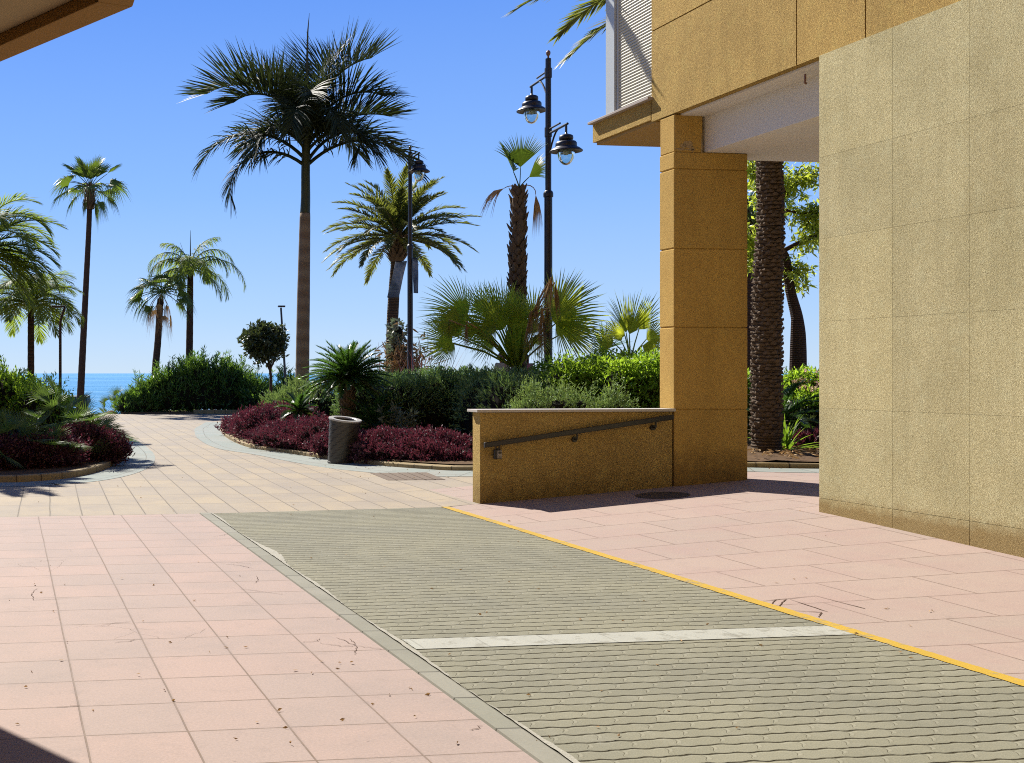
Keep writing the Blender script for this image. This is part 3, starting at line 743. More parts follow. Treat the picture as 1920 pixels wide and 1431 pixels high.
for pl in [[(150,1122),(62,1126),(60,1115),(70,1104)],[(175,1175),(245,1166)],[(415,1057),(455,1062),(475,1066)],[(425,1054),(470,1057)],
           [(215,1206),(265,1199)],[(480,1080),(484,1090),(476,1094)],[(450,1105),(530,1115)],[(568,1205),(595,1203),(600,1198)],[(600,1206),(640,1213),(668,1212)],
           [(655,1198),(668,1212),(664,1228)],[(630,1196),(668,1212)],[(668,1212),(715,1218)],[(106,1327),(150,1323)],[(400,1007),(428,1002)],[(310,969),(395,970)],
           [(630,1163),(635,1160)],[(880,1370),(905,1362)]]:
    crack(pl)
for pl in [[(1416,1129),(1530,1118)],[(1530,1118),(1622,1142)],[(1446,1137),(1453,1126),(1462,1124)],[(1458,1141),(1466,1131),(1475,1124)],[(1480,1124),(1552,1148)],[(1468,1144),(1540,1149),(1535,1158)]]:
    crack(pl, 0.008, jag=0.003)
tag(cr.build('pavement_cracks', m_plain('crack_dark', (0.13,0.08,0.055), 0.95, 0.1)), kind='structure')

# ------------------------------------------------------------------ planting beds with kerbs
def ring(pl, close=False):
    out = []; P = [Vector((p[0], p[1], 0)) for p in pl]; n = len(P)
    for i in range(n-1):
        p0 = P[max(0,i-1)]; p1 = P[i]; p2 = P[i+1]; p3 = P[min(n-1,i+2)]
        for k in range(8):
            t = k/8; out.append(0.5*((2*p1)+(p2-p0)*t+(2*p0-5*p1+4*p2-p3)*t*t+(3*p1-p0-3*p2+p3)*t**3))
    out.append(P[-1]); return out
def offs(pl, i, w):
    a = pl[max(0,i-1)]; b = pl[min(len(pl)-1,i+1)]; d = (b-a).normalized(); return pl[i]+Vector((-d.y, d.x, 0))*w
def kerb(name, pl, mat, w=0.14, h=0.10):
    mb = MB(); V = []; UV = []; s_ = 0
    for i, p in enumerate(pl):
        if i: s_ += (p-pl[i-1]).length
        q = offs(pl, i, w); z = zxy(p.x, p.y); z2 = zxy(q.x, q.y)
        for (r, zz) in ((p, z-0.02), (p, z+h-0.015), (p.lerp(q, .1), z+h), (p.lerp(q, .9), z2+h), (q, z2-0.02)):
            V.append((r.x, r.y, zz)); UV.append((s_, 0))
    mb.addq(np.array(V), np.array([(5*i+j, 5*i+5+j, 5*i+6+j, 5*i+1+j) for i in range(len(pl)-1) for j in range(4)])); mb.uv = [np.array(UV)]
    return tag(mb.build(name, mat), kind='structure')
def band(name, pl, w0, w1, mat, dz=0.004):
    mb = MB(); V = []; UV = []; s_ = 0
    for i, p in enumerate(pl):
        if i: s_ += (p-pl[i-1]).length
        for ww in (w0, (w0+w1)/2, w1):
            r = offs(pl, i, -ww); V.append((r.x, r.y, zxy(r.x, r.y)+dz)); UV.append((s_, ww))
    mb.addq(np.array(V), np.array([(3*i+j, 3*i+j+1, 3*i+4+j, 3*i+3+j) for i in range(len(pl)-1) for j in range(2)])); mb.uv = [np.array(UV)]
    return tag(mb.build(name, mat), kind='structure')
# left bed: inside lies to the left of the direction of travel
LB = ring([(-14,17.2),(-5,17.0)]+[G(0,905)[:2],G(60,903)[:2],G(120,898)[:2],G(170,889)[:2],G(205,877)[:2],(-0.95,21.6),(-1.05,24),(-1.5,28),(-2.4,33),(-4,36),(-14,38)])
kerb('kerb', LB, M['kerbst'])
band('blue_border', LB[16:80], 0.02, 0.66, M['bluet'])
MBed = ring([(10.5,46),(6,44),(2.6,41)]+[G(418,800)[:2],G(417,812)[:2],G(432,825)[:2],G(470,840)[:2],G(540,850)[:2],G(612,861)[:2],G(700,872)[:2],G(800,880)[:2],G(884,883)[:2]]+[(5.9,17.15),(6.8,16.75),(7.6,16.35),(9.2,15.95),(14,15.6)])
kerb('kerb', MBed, M['kerbst'], h=0.07)
band('blue_border', MBed[20:], 0.02, 0.74, M['bluet'])
mb = MB(); mb.box(-1.95, 9, 46.15, 49.5, -1.2, 0.07); tag(mb.build('soil', M['soil']), kind='structure')
kerb('kerb', [Vector((x, 46.13, 0)) for x in (0.9,2,3,4,5,6,7,8.5)], M['kerbst'], h=0.16)
def soil(name, pl, extra, z=0.09):
    pts = [(p.x, p.y) for p in pl]+extra
    mb = MB(); V = [(x, y, zxy(x, y)+z) for x, y in pts]; c = np.mean(np.array(V), 0)
    # fan from an interior line of points keeps the sheet close to the slope
    mb.add(V, [list(range(len(V)))])
    return tag(mb.build(name, M['soil']), kind='structure')
soil('soil', [offs(LB, i, 0.1) for i in range(len(LB))], [])
soil('soil', [offs(MBed, i, 0.1) for i in range(len(MBed)) if MBed[i].x < 5.2 and MBed[i].y > 17.4], [(5.2, 46)], 0.09)
mb = MB(); V = []; idx = [i for i in range(len(MBed)) if MBed[i].x >= 5.0 and MBed[i].y < 20]
for i in idx:
    p = offs(MBed, i, 0.1); 
    for k in range(9):
        y = p.y+(30-p.y)*k/8; V.append((p.x, y, max(zxy(p.x, p.y), zxy(p.x, y))+0.09+0.03*k*(k<3)+0.09*(k>=3)+random.uniform(-.01,.02)))
mb.addq(np.array(V), np.array([(i*9+k, (i+1)*9+k, (i+1)*9+k+1, i*9+k+1) for i in range(len(idx)-1) for k in range(8)]))
tag(mb.build('soil', M['soil']), kind='structure')
# raised seafront walk behind the hedge
mb = MB(); mb.box(5.6, 20, 28.5, 44, -0.1, 0.45); tag(mb.build('seafront_terrace', M['beige_plain'] if 'beige_plain' in M else M['ground']), kind='structure')
# ------------------------------------------------------------------ right-hand building
BL = AB(8.12, 13.6, 0.2)
bld = thing('apartment_building', 'ochre rendered building on a pillar, with granite-clad wall and corner shutter window', 'building', BL)
def bb(name, mat, boxes, bevel=0.0, parent=None):
    m = MB()
    for b in boxes: m.abox(*b)
    return m.build(name, mat, parent or bld, bevel=bevel, origin=BL if parent is None else None)
def bsub(name, mat, boxes, parent, bevel=0.0):
    m = MB()
    for b in boxes: m.abox(*b)
    o = m.build(name, mat, None, bevel=bevel); o.data.transform(Matrix.Translation(-Vector(BL))); o.parent = parent; return o
# upper wall: panels separated by real grooves (backing sheet 12 mm behind)
zj = 5.95; bj = [13.972, 11.19, 10.20, 6.6, 3.2, -2.0]
wall = bb('upper_wall', M['ochre'], [(8.14, 8.5, -2.0, 13.97, 4.80, 9.4)]
   + [(8.12, 8.139, bj[i+1]+0.008, bj[i]-0.008, z0, z1) for i in range(5) for (z0, z1) in ((4.802, zj-0.008), (zj+0.008, 9.39))])
bb('roof', M['ochre'], [(8.5, 16, -2.0, 15.10, 5.1, 14.0), (8.12, 8.499, -2.0, 15.10, 9.402, 14.01)])
bb('fascia', M['ochre'], [(8.12, 8.5, 13.985, 15.48, 4.83, 5.08), (8.5, 16, 15.1, 15.48, 4.83, 5.08)])
bb('fascia_edge', M['soffit'], [(8.16, 16, 13.92, 15.44, 4.79, 4.828)])
bb('window_sill', M['sillm'], [(8.05, 8.30, 13.93, 15.50, 5.082, 5.115)], 0.004)
fr_ = bb('window_frame', M['frame'], [(8.13, 8.40, 14.91, 15.14, 5.117, 9.4), (8.16, 8.20, 14.86, 14.905, 5.117, 9.4)], 0.004)
# roller shutter: profiled slats
m = MB(); V = []; n = 0; z = 5.12; K = []
while z < 9.38:
    for (dz, da) in ((0.0, 0.0), (0.004, -0.011), (0.018, -0.016), (0.032, -0.011), (0.036, 0.0)): K.append((z+dz, 8.185+da))
    z += 0.040
for (zz, aa) in K: V += [AB(aa, 13.985, zz), AB(aa, 14.858, zz)]
m.addq(np.array(V), np.array([(2*i, 2*i+1, 2*i+3, 2*i+2) for i in range(len(K)-1)]))
m.build('roller_shutter', M['shutter'], bld, origin=BL)
bb('soffit', M['beamw'], [(8.215, 8.529, -2.0, 13.918, 4.775, 4.7985)])
bb('ceiling_beam', M['beamw'], [(8.53, 16, -2.0, 13.90, 4.33, 4.79)], 0.006)
col = bb('pillar', M['ochre_col'], [(8.12, 9.10, 13.45, 13.78, z0, z1) for z0, z1 in ((-0.1,1.150),(1.157,2.165),(2.172,3.135),(3.142,4.117),(4.124,4.327))]
   + [(8.135, 9.085, 13.463, 13.767, -0.05, 4.325), (8.125, 8.50, 13.452, 13.775, 4.3271, 4.79)], bevel=0.012)
g_j = [10.82, 9.83, 8.95, 8.05, 7.15, 6.2, 5.2, 4.2, 3.2, 2.2, 1.2, 0.2, -1.0]
g_z = [0.345, 1.25, 2.12, 2.95, 3.77, 4.80]
bx = [(8.14, 15.9, -1.0, 10.815, -0.2, 4.774)]
for i in range(len(g_j)-1):
    for k in range(5):
        bx.append((8.10, 8.139, g_j[i+1]+0.0014, g_j[i]-0.0014, g_z[k]+0.0009, g_z[k+1]-0.0009))
    bx.append((8.098+0.0, 8.139, g_j[i+1]+0.0025, g_j[i]-0.0025, -0.1, g_z[0]-0.0025))
bx.append((8.139, 8.21, -1.0, 10.82, 4.7745, 4.7985))
bb('granite_cladding', M['granite'], bx)
# patch of bared plaster near the head of the pillar, and a ceiling hook
m = MB()
for (x0, z0, w, h) in ((8.24, 4.40, 0.10, 0.05), (8.30, 4.42, 0.14, 0.10), (8.36, 4.37, 0.05, 0.09), (8.20, 4.36, 0.12, 0.03), (8.33, 4.36, 0.16, 0.025), (8.485, 4.40, 0.02, 0.3)):
    P = []
    for k in range(11):
        t = 2*math.pi*k/11; r = random.uniform(0.7, 1.2); P.append(AB(x0+w/2*math.cos(t)*r, 13.4505, z0+h/2*math.sin(t)*r))
    m.add(P, [list(range(11))])
m.build('bared_plaster', m_plain('bared_plaster', (0.60,0.44,0.24), 0.95, 0.1, var=0.3, scale=30), bld, origin=BL)
m = MB(); m.tube([AB(8.3,11.3,4.745), AB(8.3,11.3,4.69), AB(8.31,11.32,4.66), AB(8.33,11.32,4.65)], 0.012, 6); m.build('ceiling_hook', M['rust'], bld, origin=BL)

# ------------------------------------------------------------------ low wall with handrail
WL = AB(5.62, 13.455, 0.0)
lw_ = thing('low_wall', 'low ochre rendered wall with a pale stone coping, running up to the pillar', 'wall', WL)
m = MB(); m.abox(5.62, 8.10, 13.455, 13.69, -0.1, 1.128); m.build('wall_body', M['ochre_low'], lw_, bevel=0.008, origin=WL)
m = MB(); m.abox(5.565, 8.118, 13.41, 13.73, 1.130, 1.163); m.build('coping', M['marble'], lw_, bevel=0.004, origin=WL)
rp = lambda px, py: AB(*((lambda u: (u, 13.375))(0)), 0)
def wallpt(px, py, b=13.37):
    # point on the vertical plane b = const
    x = (px-PX0)/F; Y = b/(DV[0]*x+DV[1]); return Vector((x*Y, Y, H-(py-PY0)/F*Y))
hl = wallpt(908, 835)
hr = thing('handrail', 'sloping black metal handrail fixed to the face of the low ochre wall', 'handrail', hl)
p0, p1 = wallpt(908, 835), wallpt(1262, 782); d = (p1-p0).normalized(); up = Vector((0,0,1)); sd = Vector(DV+(0,))
m = MB(); V = []
for p in (p0, p1):
    for (s_, u_) in ((-1,-1),(1,-1),(1,1),(-1,1)): V.append(tuple(p+sd*s_*0.022+up*u_*0.030))
m.add(V, [(0,1,2,3),(7,6,5,4),(0,4,5,1),(1,5,6,2),(2,6,7,3),(3,7,4,0)]); m.build('rail', M['black'], hr, bevel=0.006, origin=hl)
for px in (936, 1080, 1229):
    t = (px-908)/(1262-908); q = p0.lerp(p1, t)
    m = MB(); m.tube([tuple(q-up*0.02), tuple(q-up*0.095), tuple(q-up*0.10+sd*0.085)], 0.011, 6); m.tube([tuple(q-up*0.10+sd*0.055), tuple(q-up*0.10+sd*0.082)], 0.035, 10)
    m.build('bracket', M['black'], hr, origin=hl)
kb = wallpt(933, 852, 13.36)
kx = thing('key_lockbox', 'small black and grey key lockbox hanging from the handrail bracket', 'lockbox', kb)
cu3 = Vector(CU+(0,))
def ob(m, c, w, dd, h):
    V = [];
    for k in (-1,1):
        for (i, j) in ((-1,-1),(1,-1),(1,1),(-1,1)): V.append(tuple(c+cu3*i*w/2+sd*j*dd/2+up*k*h/2))
    m.add(V, [(0,3,2,1),(4,5,6,7),(0,1,5,4),(1,2,6,5),(2,3,7,6),(3,0,4,7)])
m = MB(); ob(m, kb+cu3*0.0, 0.095, 0.055, 0.115); m.build('body', M['black'], kx, bevel=0.012, origin=kb)
m = MB(); ob(m, kb+cu3*0.012-sd*0.032, 0.058, 0.012, 0.095); fp = m.build('face_plate', M['grey'], kx, bevel=0.006, origin=kb)
m = MB(); m.tube([tuple(kb-cu3*0.025+up*0.05), tuple(kb-cu3*0.025+up*0.11), tuple(kb+up*0.125), tuple(kb+cu3*0.025+up*0.11), tuple(kb+cu3*0.025+up*0.05)], 0.007, 8); m.build('shackle', M['iron'], kx, origin=kb)
m = MB(); c_ = kb+cu3*0.012-sd*0.040+up*0.022; P = [tuple(c_+cu3*0.021*math.cos(t*math.pi/8)+up*0.013*math.sin(t*math.pi/8)) for t in range(16)]
P2 = [tuple(Vector(p)-sd*0.004) for p in P]; m.add(P+P2, [list(range(16,32))]+[(i,(i+1)%16,16+(i+1)%16,16+i) for i in range(16)]); dl = m.build('dial', M['black'], None); dl.data.transform(Matrix.Translation(-kb)); dl.parent = fp
m = MB(); ob(m, kb+cu3*0.012-sd*0.040-up*0.030, 0.042, 0.004, 0.006); dl = m.build('slot', M['black'], None); dl.data.transform(Matrix.Translation(-kb)); dl.parent = fp

# ------------------------------------------------------------------ canopy of the neighbouring building, above on the left
C0 = Vector((-0.18, 5.54)); dA = Vector((-0.616, 0.788)); dB = Vector((0.1373, -0.9905))
CL = (C0.x, C0.y, 3.33)
can = thing('entrance_canopy', 'ochre overhanging building slab with a downstand edge beam, overhead', 'canopy', CL)
EA = C0+dA*12; EB = C0+dB*8.5
nA = Vector((-0.788, -0.616)); nB = Vector((-0.9905, -0.1373))       # inward normals
def stripe(p, q, n_, w0, w1, trim=0.0):
    d_ = (q-p).normalized(); p = p+d_*trim
    return [tuple(p+n_*w0), tuple(q+n_*w0), tuple(q+n_*w1), tuple(p+n_*w1)]
m = MB(); m.prism([tuple(C0), tuple(EA), tuple(EA+Vector((-4,-9))), tuple(EB+Vector((-14,0))), tuple(EB)][::-1], 3.395, 3.86); m.build('slab', M['canopyc'], can, origin=CL)
m = MB(); m.prism([tuple(C0+nA*0.0), tuple(EA), tuple(EA+nA*0.095), tuple(C0+nA*0.095+nB*0.085)], 3.33, 3.394)
m.prism([tuple(C0), tuple(C0+nA*0.095+nB*0.085), tuple(EB+nB*0.10), tuple(EB)], 3.3305, 3.3935); m.build('edge_beam', M['canopy'], can, bevel=0.004, origin=CL)
m = MB(); q0 = C0+nA*0.98+nB*0.14; m.prism([tuple(q0), tuple(q0+dA*11), tuple(q0+dA*11+nA*0.25), tuple(q0+nA*0.25)], 3.335, 3.394); m.build('ceiling_rib', M['canopy'], can, origin=CL)
m = MB(); m.box(-13, 15, -14, -7.5, -0.1, 13)  # unseen mass added behind the viewer to hold back sky light
for i in range(5):
    for k in range(4): m.box(-10+5*i, -7.6+5*i, -7.499, -7.40, 1.0+3.0*k, 2.8+3.0*k)
ob_ = thing('unseen_sky_block', 'unseen rendered block added behind the viewer to cut the sky light', 'building', (0,-10,0)); m.build('wall', M['ochre'], ob_, origin=(0,-10,0))
# its wall, out of the frame to the left
m = MB(); m.box(-13.0, -6.2, -5.0, 9.0, -0.05, 3.394); m.box(-13.0,-6.2,-5.0,9.0,3.8601,14.0); m.build('wall', M['ochre'], can, origin=CL)

# ------------------------------------------------------------------ street lamps
def lantern(parent, off):
    """off: where the lantern hangs (local), parts of the lamp"""
    m = MB(); m.lathe([(0,0.34),(0.016,0.34),(0.02,0.29),(0.05,0.275),(0.085,0.265),(0.108,0.25),(0.113,0.215),(0.108,0.185),(0.08,0.175),(0.08,0.165),(0.15,0.155),(0.168,0.13),(0.170,0.085),(0.165,0.07),(0.215,0.045),(0.255,0.012),(0.262,0.0),(0.258,-0.008),(0.20,0.02),(0.13,0.035),(0,0.04)], off, 28)
    h_ = m.build('lamp_shade', M['lampm'], parent, smooth=True)
    m = MB(); m.lathe([(0.0,0.03),(0.05,0.028),(0.05,-0.03),(0.03,-0.06),(0.0,-0.065)], off, 12); m.build('light_source', M['white'], parent, smooth=True)
    m = MB(); m.lathe([(0.135,0.02),(0.138,-0.02),(0.134,-0.07),(0.118,-0.13),(0.09,-0.18),(0.055,-0.215),(0.02,-0.228),(0,-0.23)], off, 28); m.build('glass_globe', M['glass'], parent, smooth=True)
def arm(parent, z, s, lift=0.0):
    dx, dy = 0.045*s, -0.84*s
    m = MB(); e = 1.0
    m.tube([(0,0,z),(dx*e,dy*e,z)], 0.021, 8); m.tube([(0,0,z+0.075),(dx*0.62,dy*0.62,z+0.075)], 0.016, 8)
    pts = [(dx*t, dy*t, z-0.42+0.42*math.sin(t/0.55*math.pi/2)) for t in (0.03,0.1,0.2,0.3,0.4,0.5,0.55)]
    m.tube(pts, 0.016, 8); m.lathe([(0,0.0),(0.02,0.0),(0.02,-0.12),(0,-0.12)], (dx*0.93,dy*0.93,z-0.02), 8)
    m.tube([(0,0,z-0.05),(0,0,z+0.11)], 0.062, 12)
    ar_ = m.build('arm', M['lampm'], parent)
    lantern(ar_, (dx*0.93, dy*0.93, z-0.44))
def post(name, x, y, z0, top, label, arms, thick=3.05, k=1.0):
    t = thing(name, label, 'street lamp', (x*k, y*k, H+(z0-H)*k)); t.scale = (k, k, k); h = top-z0
    m = MB(); s_ = h-(top-thick-H+H)
    zc = (H+(700-365)/F*20.0) - z0
    m.lathe([(0.16,0),(0.16,0.12),(0.11,0.2),(0.085,0.9),(0.078,1.0),(0.068,1.05),(0.066,zc-0.05),(0.082,zc-0.04),(0.082,zc+0.02),(0.072,zc+0.05),(0.050,zc+0.07),(0.047,h-0.12),(0.0,h-0.119)], (0,0,0), 18)
    m.build('pole', M['lampm'], t, smooth=False)
    m = MB(); m.lathe([(0,-0.12),(0.018,-0.12),(0.014,-0.075),(0.03,-0.06),(0.038,-0.03),(0.034,0.0),(0.015,0.022),(0,0.025)], (0,0,h), 14); m.build('finial', M['rust'], t, smooth=True)
    for z, s in arms: arm(t, z-z0, s)
    return t
L1 = at(1028, 700, 20.0); zt = H+(700-97)/F*20
post('street_lamp', L1.x, 20.0, 0.1, zt, 'tall dark street lamp with two lanterns, beside the large fan palm', [(H+(700-146)/F*20.2, -1), (H+(700-247)/F*19.8, 1)], k=1.2)
L2 = at(769, 700, 28.4)
post('street_lamp', L2.x, 28.4, 0.1, zt, 'dark street lamp with one lantern and hanging banners, in front of the date palm', [(H+(700-296)/F*28.2, 1)])
# small box on the nearer pole of the pair and the banners
def banner(name, c, du, h, lean, label):
    """cloth hung from a short bar: c top inner corner, du sideways vector, h drop"""
    loc = c; m = MB(); V = []; n1, n2 = 6, 12
    for i in range(n1+1):
        for k in range(n2+1):
            u = i/n1; v = k/n2
            p = Vector(c)+Vector(du)*u+Vector((lean[0]*v, lean[1]*v, -h*v))+Vector((0, 0.03*math.sin(v*5+u*3), 0))
            V.append(tuple(p))
    m.addq(np.array(V), np.array([(i*(n2+1)+k,(i+1)*(n2+1)+k,(i+1)*(n2+1)+k+1,i*(n2+1)+k+1) for i in range(n1) for k in range(n2)]))
    t = thing(name, label, 'banner', loc)
    o = m.build('cloth', M['banner'], t, origin=loc); sdm = o.modifiers.new('solid', 'SOLIDIFY'); sdm.thickness = 0.006
    m = MB(); a = Vector(c)+Vector((0,0,0.012)); m.tube([tuple(a), tuple(a+Vector(du))], 0.012, 6); m.build('bar', M['lampm'], t, origin=loc)
b1 = at(763, 491, 28.3); banner('banner', tuple(b1), (-0.27, 0.02, 0.0), 0.86, (-0.20, -0.0, 0), 'dark blue printed banner blown outwards, left of the lamp pole')
b2 = at(774, 486, 28.3); banner('banner', tuple(b2), (0.13, 0.04, 0.0), 0.82, (0.01, 0.0, 0), 'narrow banner seen almost edge-on, right of the lamp pole')
# modern slim lamps nearer the sea
LZ = 27.0; t0_ = at(113, 700, LZ); t = thing('street_lamp', 'slim lamp with a kinked post and flat horizontal head, beside the left palms', 'street lamp', (t0_.x, LZ, 0.0))
m = MB(); P = [(0,0,0),(0.0,0,H+(700-606)/F*LZ),(0.02,0,H+(700-597)/F*LZ),(0.08,0,H+(700-582)/F*LZ),(0.105,0,H+(700-577)/F*LZ)]
m.tube(P, [0.036,0.032,0.029,0.028,0.028], 8); m.build('post', M['bark'], t)
m = MB(); z = H+(700-575.5)/F*LZ; m.box(-0.20,0.125,-0.07,0.07,z-0.015,z+0.025); m.build('lamp_head', M['lampm'], t, bevel=0.008)
t0_ = at(537, 700, 43); t = thing('street_lamp', 'slim leaning lamp post with a small flat head, between round tree and tall palm', 'street lamp', (t0_.x+0.05, 43, 0.0))
m = MB(); m.tube([(0,0,0),(-0.25,0,H+(700-577)/F*43)], [0.05,0.035], 8); m.build('post', M['lampm'], t)
m = MB(); z = H+(700-575)/F*43; m.box(-0.36,-0.10,-0.12,0.12,z-0.02,z+0.035); m.build('lamp_head', M['lampm'], t, bevel=0.008)

# ------------------------------------------------------------------ litter bin
g = G(636, 868); Zb = g[1]
bt = thing('litter_bin', 'dark round litter bin with slanting slots and a pale rim, tilted against the kerb', 'litter bin', (g[0]+0.02, Zb+0.0, 0.0))
m = MB(); m.lathe([(0,0.0),(0.20,0.0),(0.228,0.015),(0.230,0.05),(0.226,0.052),(0.268,0.76),(0.276,0.765),(0.280,0.79),(0.262,0.80)], (0,0,0), 40)
bb_ = m.build('bin_body', m_plain('bin_paint', (0.07,0.062,0.05), 0.45, 0.5, var=0.25), bt, smooth=False)
m = MB()
for k in range(9):
    for j in range(11):
        a0 = 2*math.pi*(j+0.5*(k%2))/11; P = []
        for s_ in range(6):
            a = a0+(2*math.pi/11*0.80)*s_/5; zz = 0.12+k*0.070+0.055*s_/5; r = 0.2275+0.0425*(zz-0.05)/0.71+0.0015; e_ = 0.010*math.sin(math.pi*(s_+0.5)/6)
            P += [(r*math.cos(a), r*math.sin(a), zz-e_), (r*math.cos(a), r*math.sin(a), zz+e_)]
        m.addq(np.array(P), np.array([(2*i,2*i+2,2*i+3,2*i+1) for i in range(5)]))
m.build('slots', M['black'], bb_)
m = MB(); m.lathe([(0,0.35),(0.20,0.35),(0.24,0.79)], (0,0,0), 24); m.build('liner', M['black'], bt, smooth=True)
m = MB(); m.lathe([(0.285,0.79),(0.288,0.805),(0.285,0.818),(0.205,0.818),(0.195,0.81),(0.195,0.79)], (0,0,0), 32); m.build('rim', M['binrim'], bt, smooth=False)
bt.rotation_euler = (R(7), R(5), 0)

# ------------------------------------------------------------------ covers in the paving
g = G(1242, 929); m = MB(); V = []; n = 36
for r in (0.0, 0.20, 0.25, 0.27, 0.30):
    for i in range(n):
        x = g[0]+r*math.cos(2*math.pi*i/n); y = g[1]+r*math.sin(2*math.pi*i/n); V.append((x, y, zxy(x,y)+(0.006 if r in (0.25,) else 0.004)))
m.addq(np.array(V), np.array([(k*n+i, k*n+(i+1)%n, (k+1)*n+(i+1)%n, (k+1)*n+i) for k in range(4) for i in range(n)]))
local(tag(m.build('manhole_cover', M['iron']), 'round dark iron manhole cover in the pink paving, shaded by the low wall', 'manhole cover'), g)
P = [G(*p) for p in ((694,887.5),(727,901),(835,900),(800,886.5))]; c_ = tuple(np.mean(np.array(P),0))
m = MB(); V = [(p[0],p[1],p[2]+0.006) for p in P]+[(p[0],p[1],p[2]-0.02) for p in P]; m.add(V, [(0,1,2,3),(0,4,5,1),(1,5,6,2),(2,6,7,3),(3,7,4,0)])
for k in range(1,6):
    a_ = Vector(P[0]).lerp(Vector(P[3]), k/6); b_ = Vector(P[1]).lerp(Vector(P[2]), k/6); e = Vector((0.012,0,0)); up_ = Vector((0,0,0.009))
    m.add([tuple(a_-e+up_),tuple(b_-e+up_),tuple(b_+e+up_),tuple(a_+e+up_)], [(0,1,2,3)])
local(tag(m.build('drain_cover', M['grate']), 'flat brown drain cover let into the beige slabs, beside the litter bin', 'drain cover'), c_)

# ------------------------------------------------------------------ things out by the sea
t0_ = at(83, 700, 900.0); t = thing('sailboat', 'tiny distant sailing boat with a bare mast on the horizon', 'sailboat', (t0_.x, 900, -5.0))
m = MB(); m.add([(-2.6,-.8,0.9),(2.6,-.6,0.9),(3.4,0,1.0),(2.6,.6,0.9),(-2.6,.8,0.9),(-2.2,-.5,0),(2.2,-.3,0),(2.4,0,0),(2.2,.3,0),(-2.2,.5,0)], [(0,1,2,3,4),(9,8,7,6,5),(0,5,6,1),(1,6,7,2),(2,7,8,3),(3,8,9,4),(4,9,5,0)]); m.build('hull', M['sail'], t)
m = MB(); m.tube([(0.3,0,0.9),(0.3,0,8.6)], 0.09, 6); m.tube([(0.3,0,1.9),(-2.0,0,2.0)], 0.10, 6); m.build('mast', M['grey'], t)
t0_ = at(148, 740, 62.0); hx = t0_.x; t = thing('beach_hut', 'low beach hut with a dark teal roof between the palms, above the sea', 'hut', (hx, 62, -4.2))
m = MB(); m.box(-0.8,0.5,-1.0,1.0,0,3.95); m.build('wall', M['white'], t)
m = MB(); z = H-(742-700)/F*62+4.2; m.add([(-1.05,-1.2,z-0.55),(0.55,-1.2,z-0.55),(0.55,1.2,z-0.3),(-1.05,1.2,z-0.3),(-1.0,-1.1,z-0.03),(0.5,-1.1,z-0.03),(0.5,1.1,z),(-1.0,1.1,z)], [(0,3,2,1),(4,5,6,7),(0,1,5,4),(1,2,6,5),(2,3,7,6),(3,0,4,7)]); m.build('roof', M['teal'], t)
t0_ = at(208, 772, 52.0); t = thing('beach_parasol', 'small orange parasol just beyond the paving edge, by the low palm', 'parasol', (t0_.x, 52, -2.2))
zz = t0_.z+2.2
m = MB(); m.tube([(0,0,0),(0,0,zz+0.02)], 0.02, 6); m.build('pole', M['white'], t)
m = MB(); m.lathe([(0,zz+0.06),(0.14,zz+0.02),(0.24,zz-0.06),(0.26,zz-0.10)], (0,0,0), 10); m.build('canopy', M['orange'], t)
# ------------------------------------------------------------------ palms and trees
def P3(px, py, Y, dy=0.0):
    v = at(px, py, Y); return (v.x, Y+dy, v.z)
def base_of(px, Y, z=0.0):
    return ((px-PX0)/F*Y, Y, z)
def rnd_fans(m, c, n, pet, Rr, elr=(-40, 80), seg=20, **k):
    for i in range(n):
        e = elr[0]+(elr[1]-elr[0])*((i+0.5)/n)**0.8
        fan(m, c, (i*137.5+random.uniform(-15,15))%360, e, pet*random.uniform(0.8,1.15), Rr*random.uniform(0.85,1.1), random.uniform(85,115), seg, 0.5, droop=random.uniform(15,45), roll=random.uniform(-35,35), grav=random.uniform(0.5,1.1), pet_r=0.018, **k)

# -- tall thin washingtonia on the left
Y = 50.0; b = base_of(148, Y, -1.0)
t = thing('fan_palm_tree', 'very tall thin fan palm with a slightly bent bare trunk, alone against the sky', 'palm tree', b)
m = MB(); tp = [b, P3(152,720,Y), P3(160,560,Y), P3(166,440,Y), P3(168,388,Y)]; out, rr = trunk(m, tp, [0.18,0.155,0.13,0.115,0.11], 12, 3, 0.02)
m.build('trunk', M['bark'], t, origin=b, smooth=True)
m = MB(); c = P3(168,372,Y); m.tube([P3(168,392,Y), P3(168,375,Y), P3(169,350,Y)], [0.13,0.24,0.12], 10); boots(m, [Vector(P3(168,392,Y)),Vector(P3(168,350,Y))], [0.16,0.16], P3(0,392,Y)[2], P3(0,352,Y)[2], 0.09, 9, 0.22, 0.09, 0.7); m.build('leaf_bases', M['boot'], t, origin=b)
m = MB(); c = P3(169,352,Y)
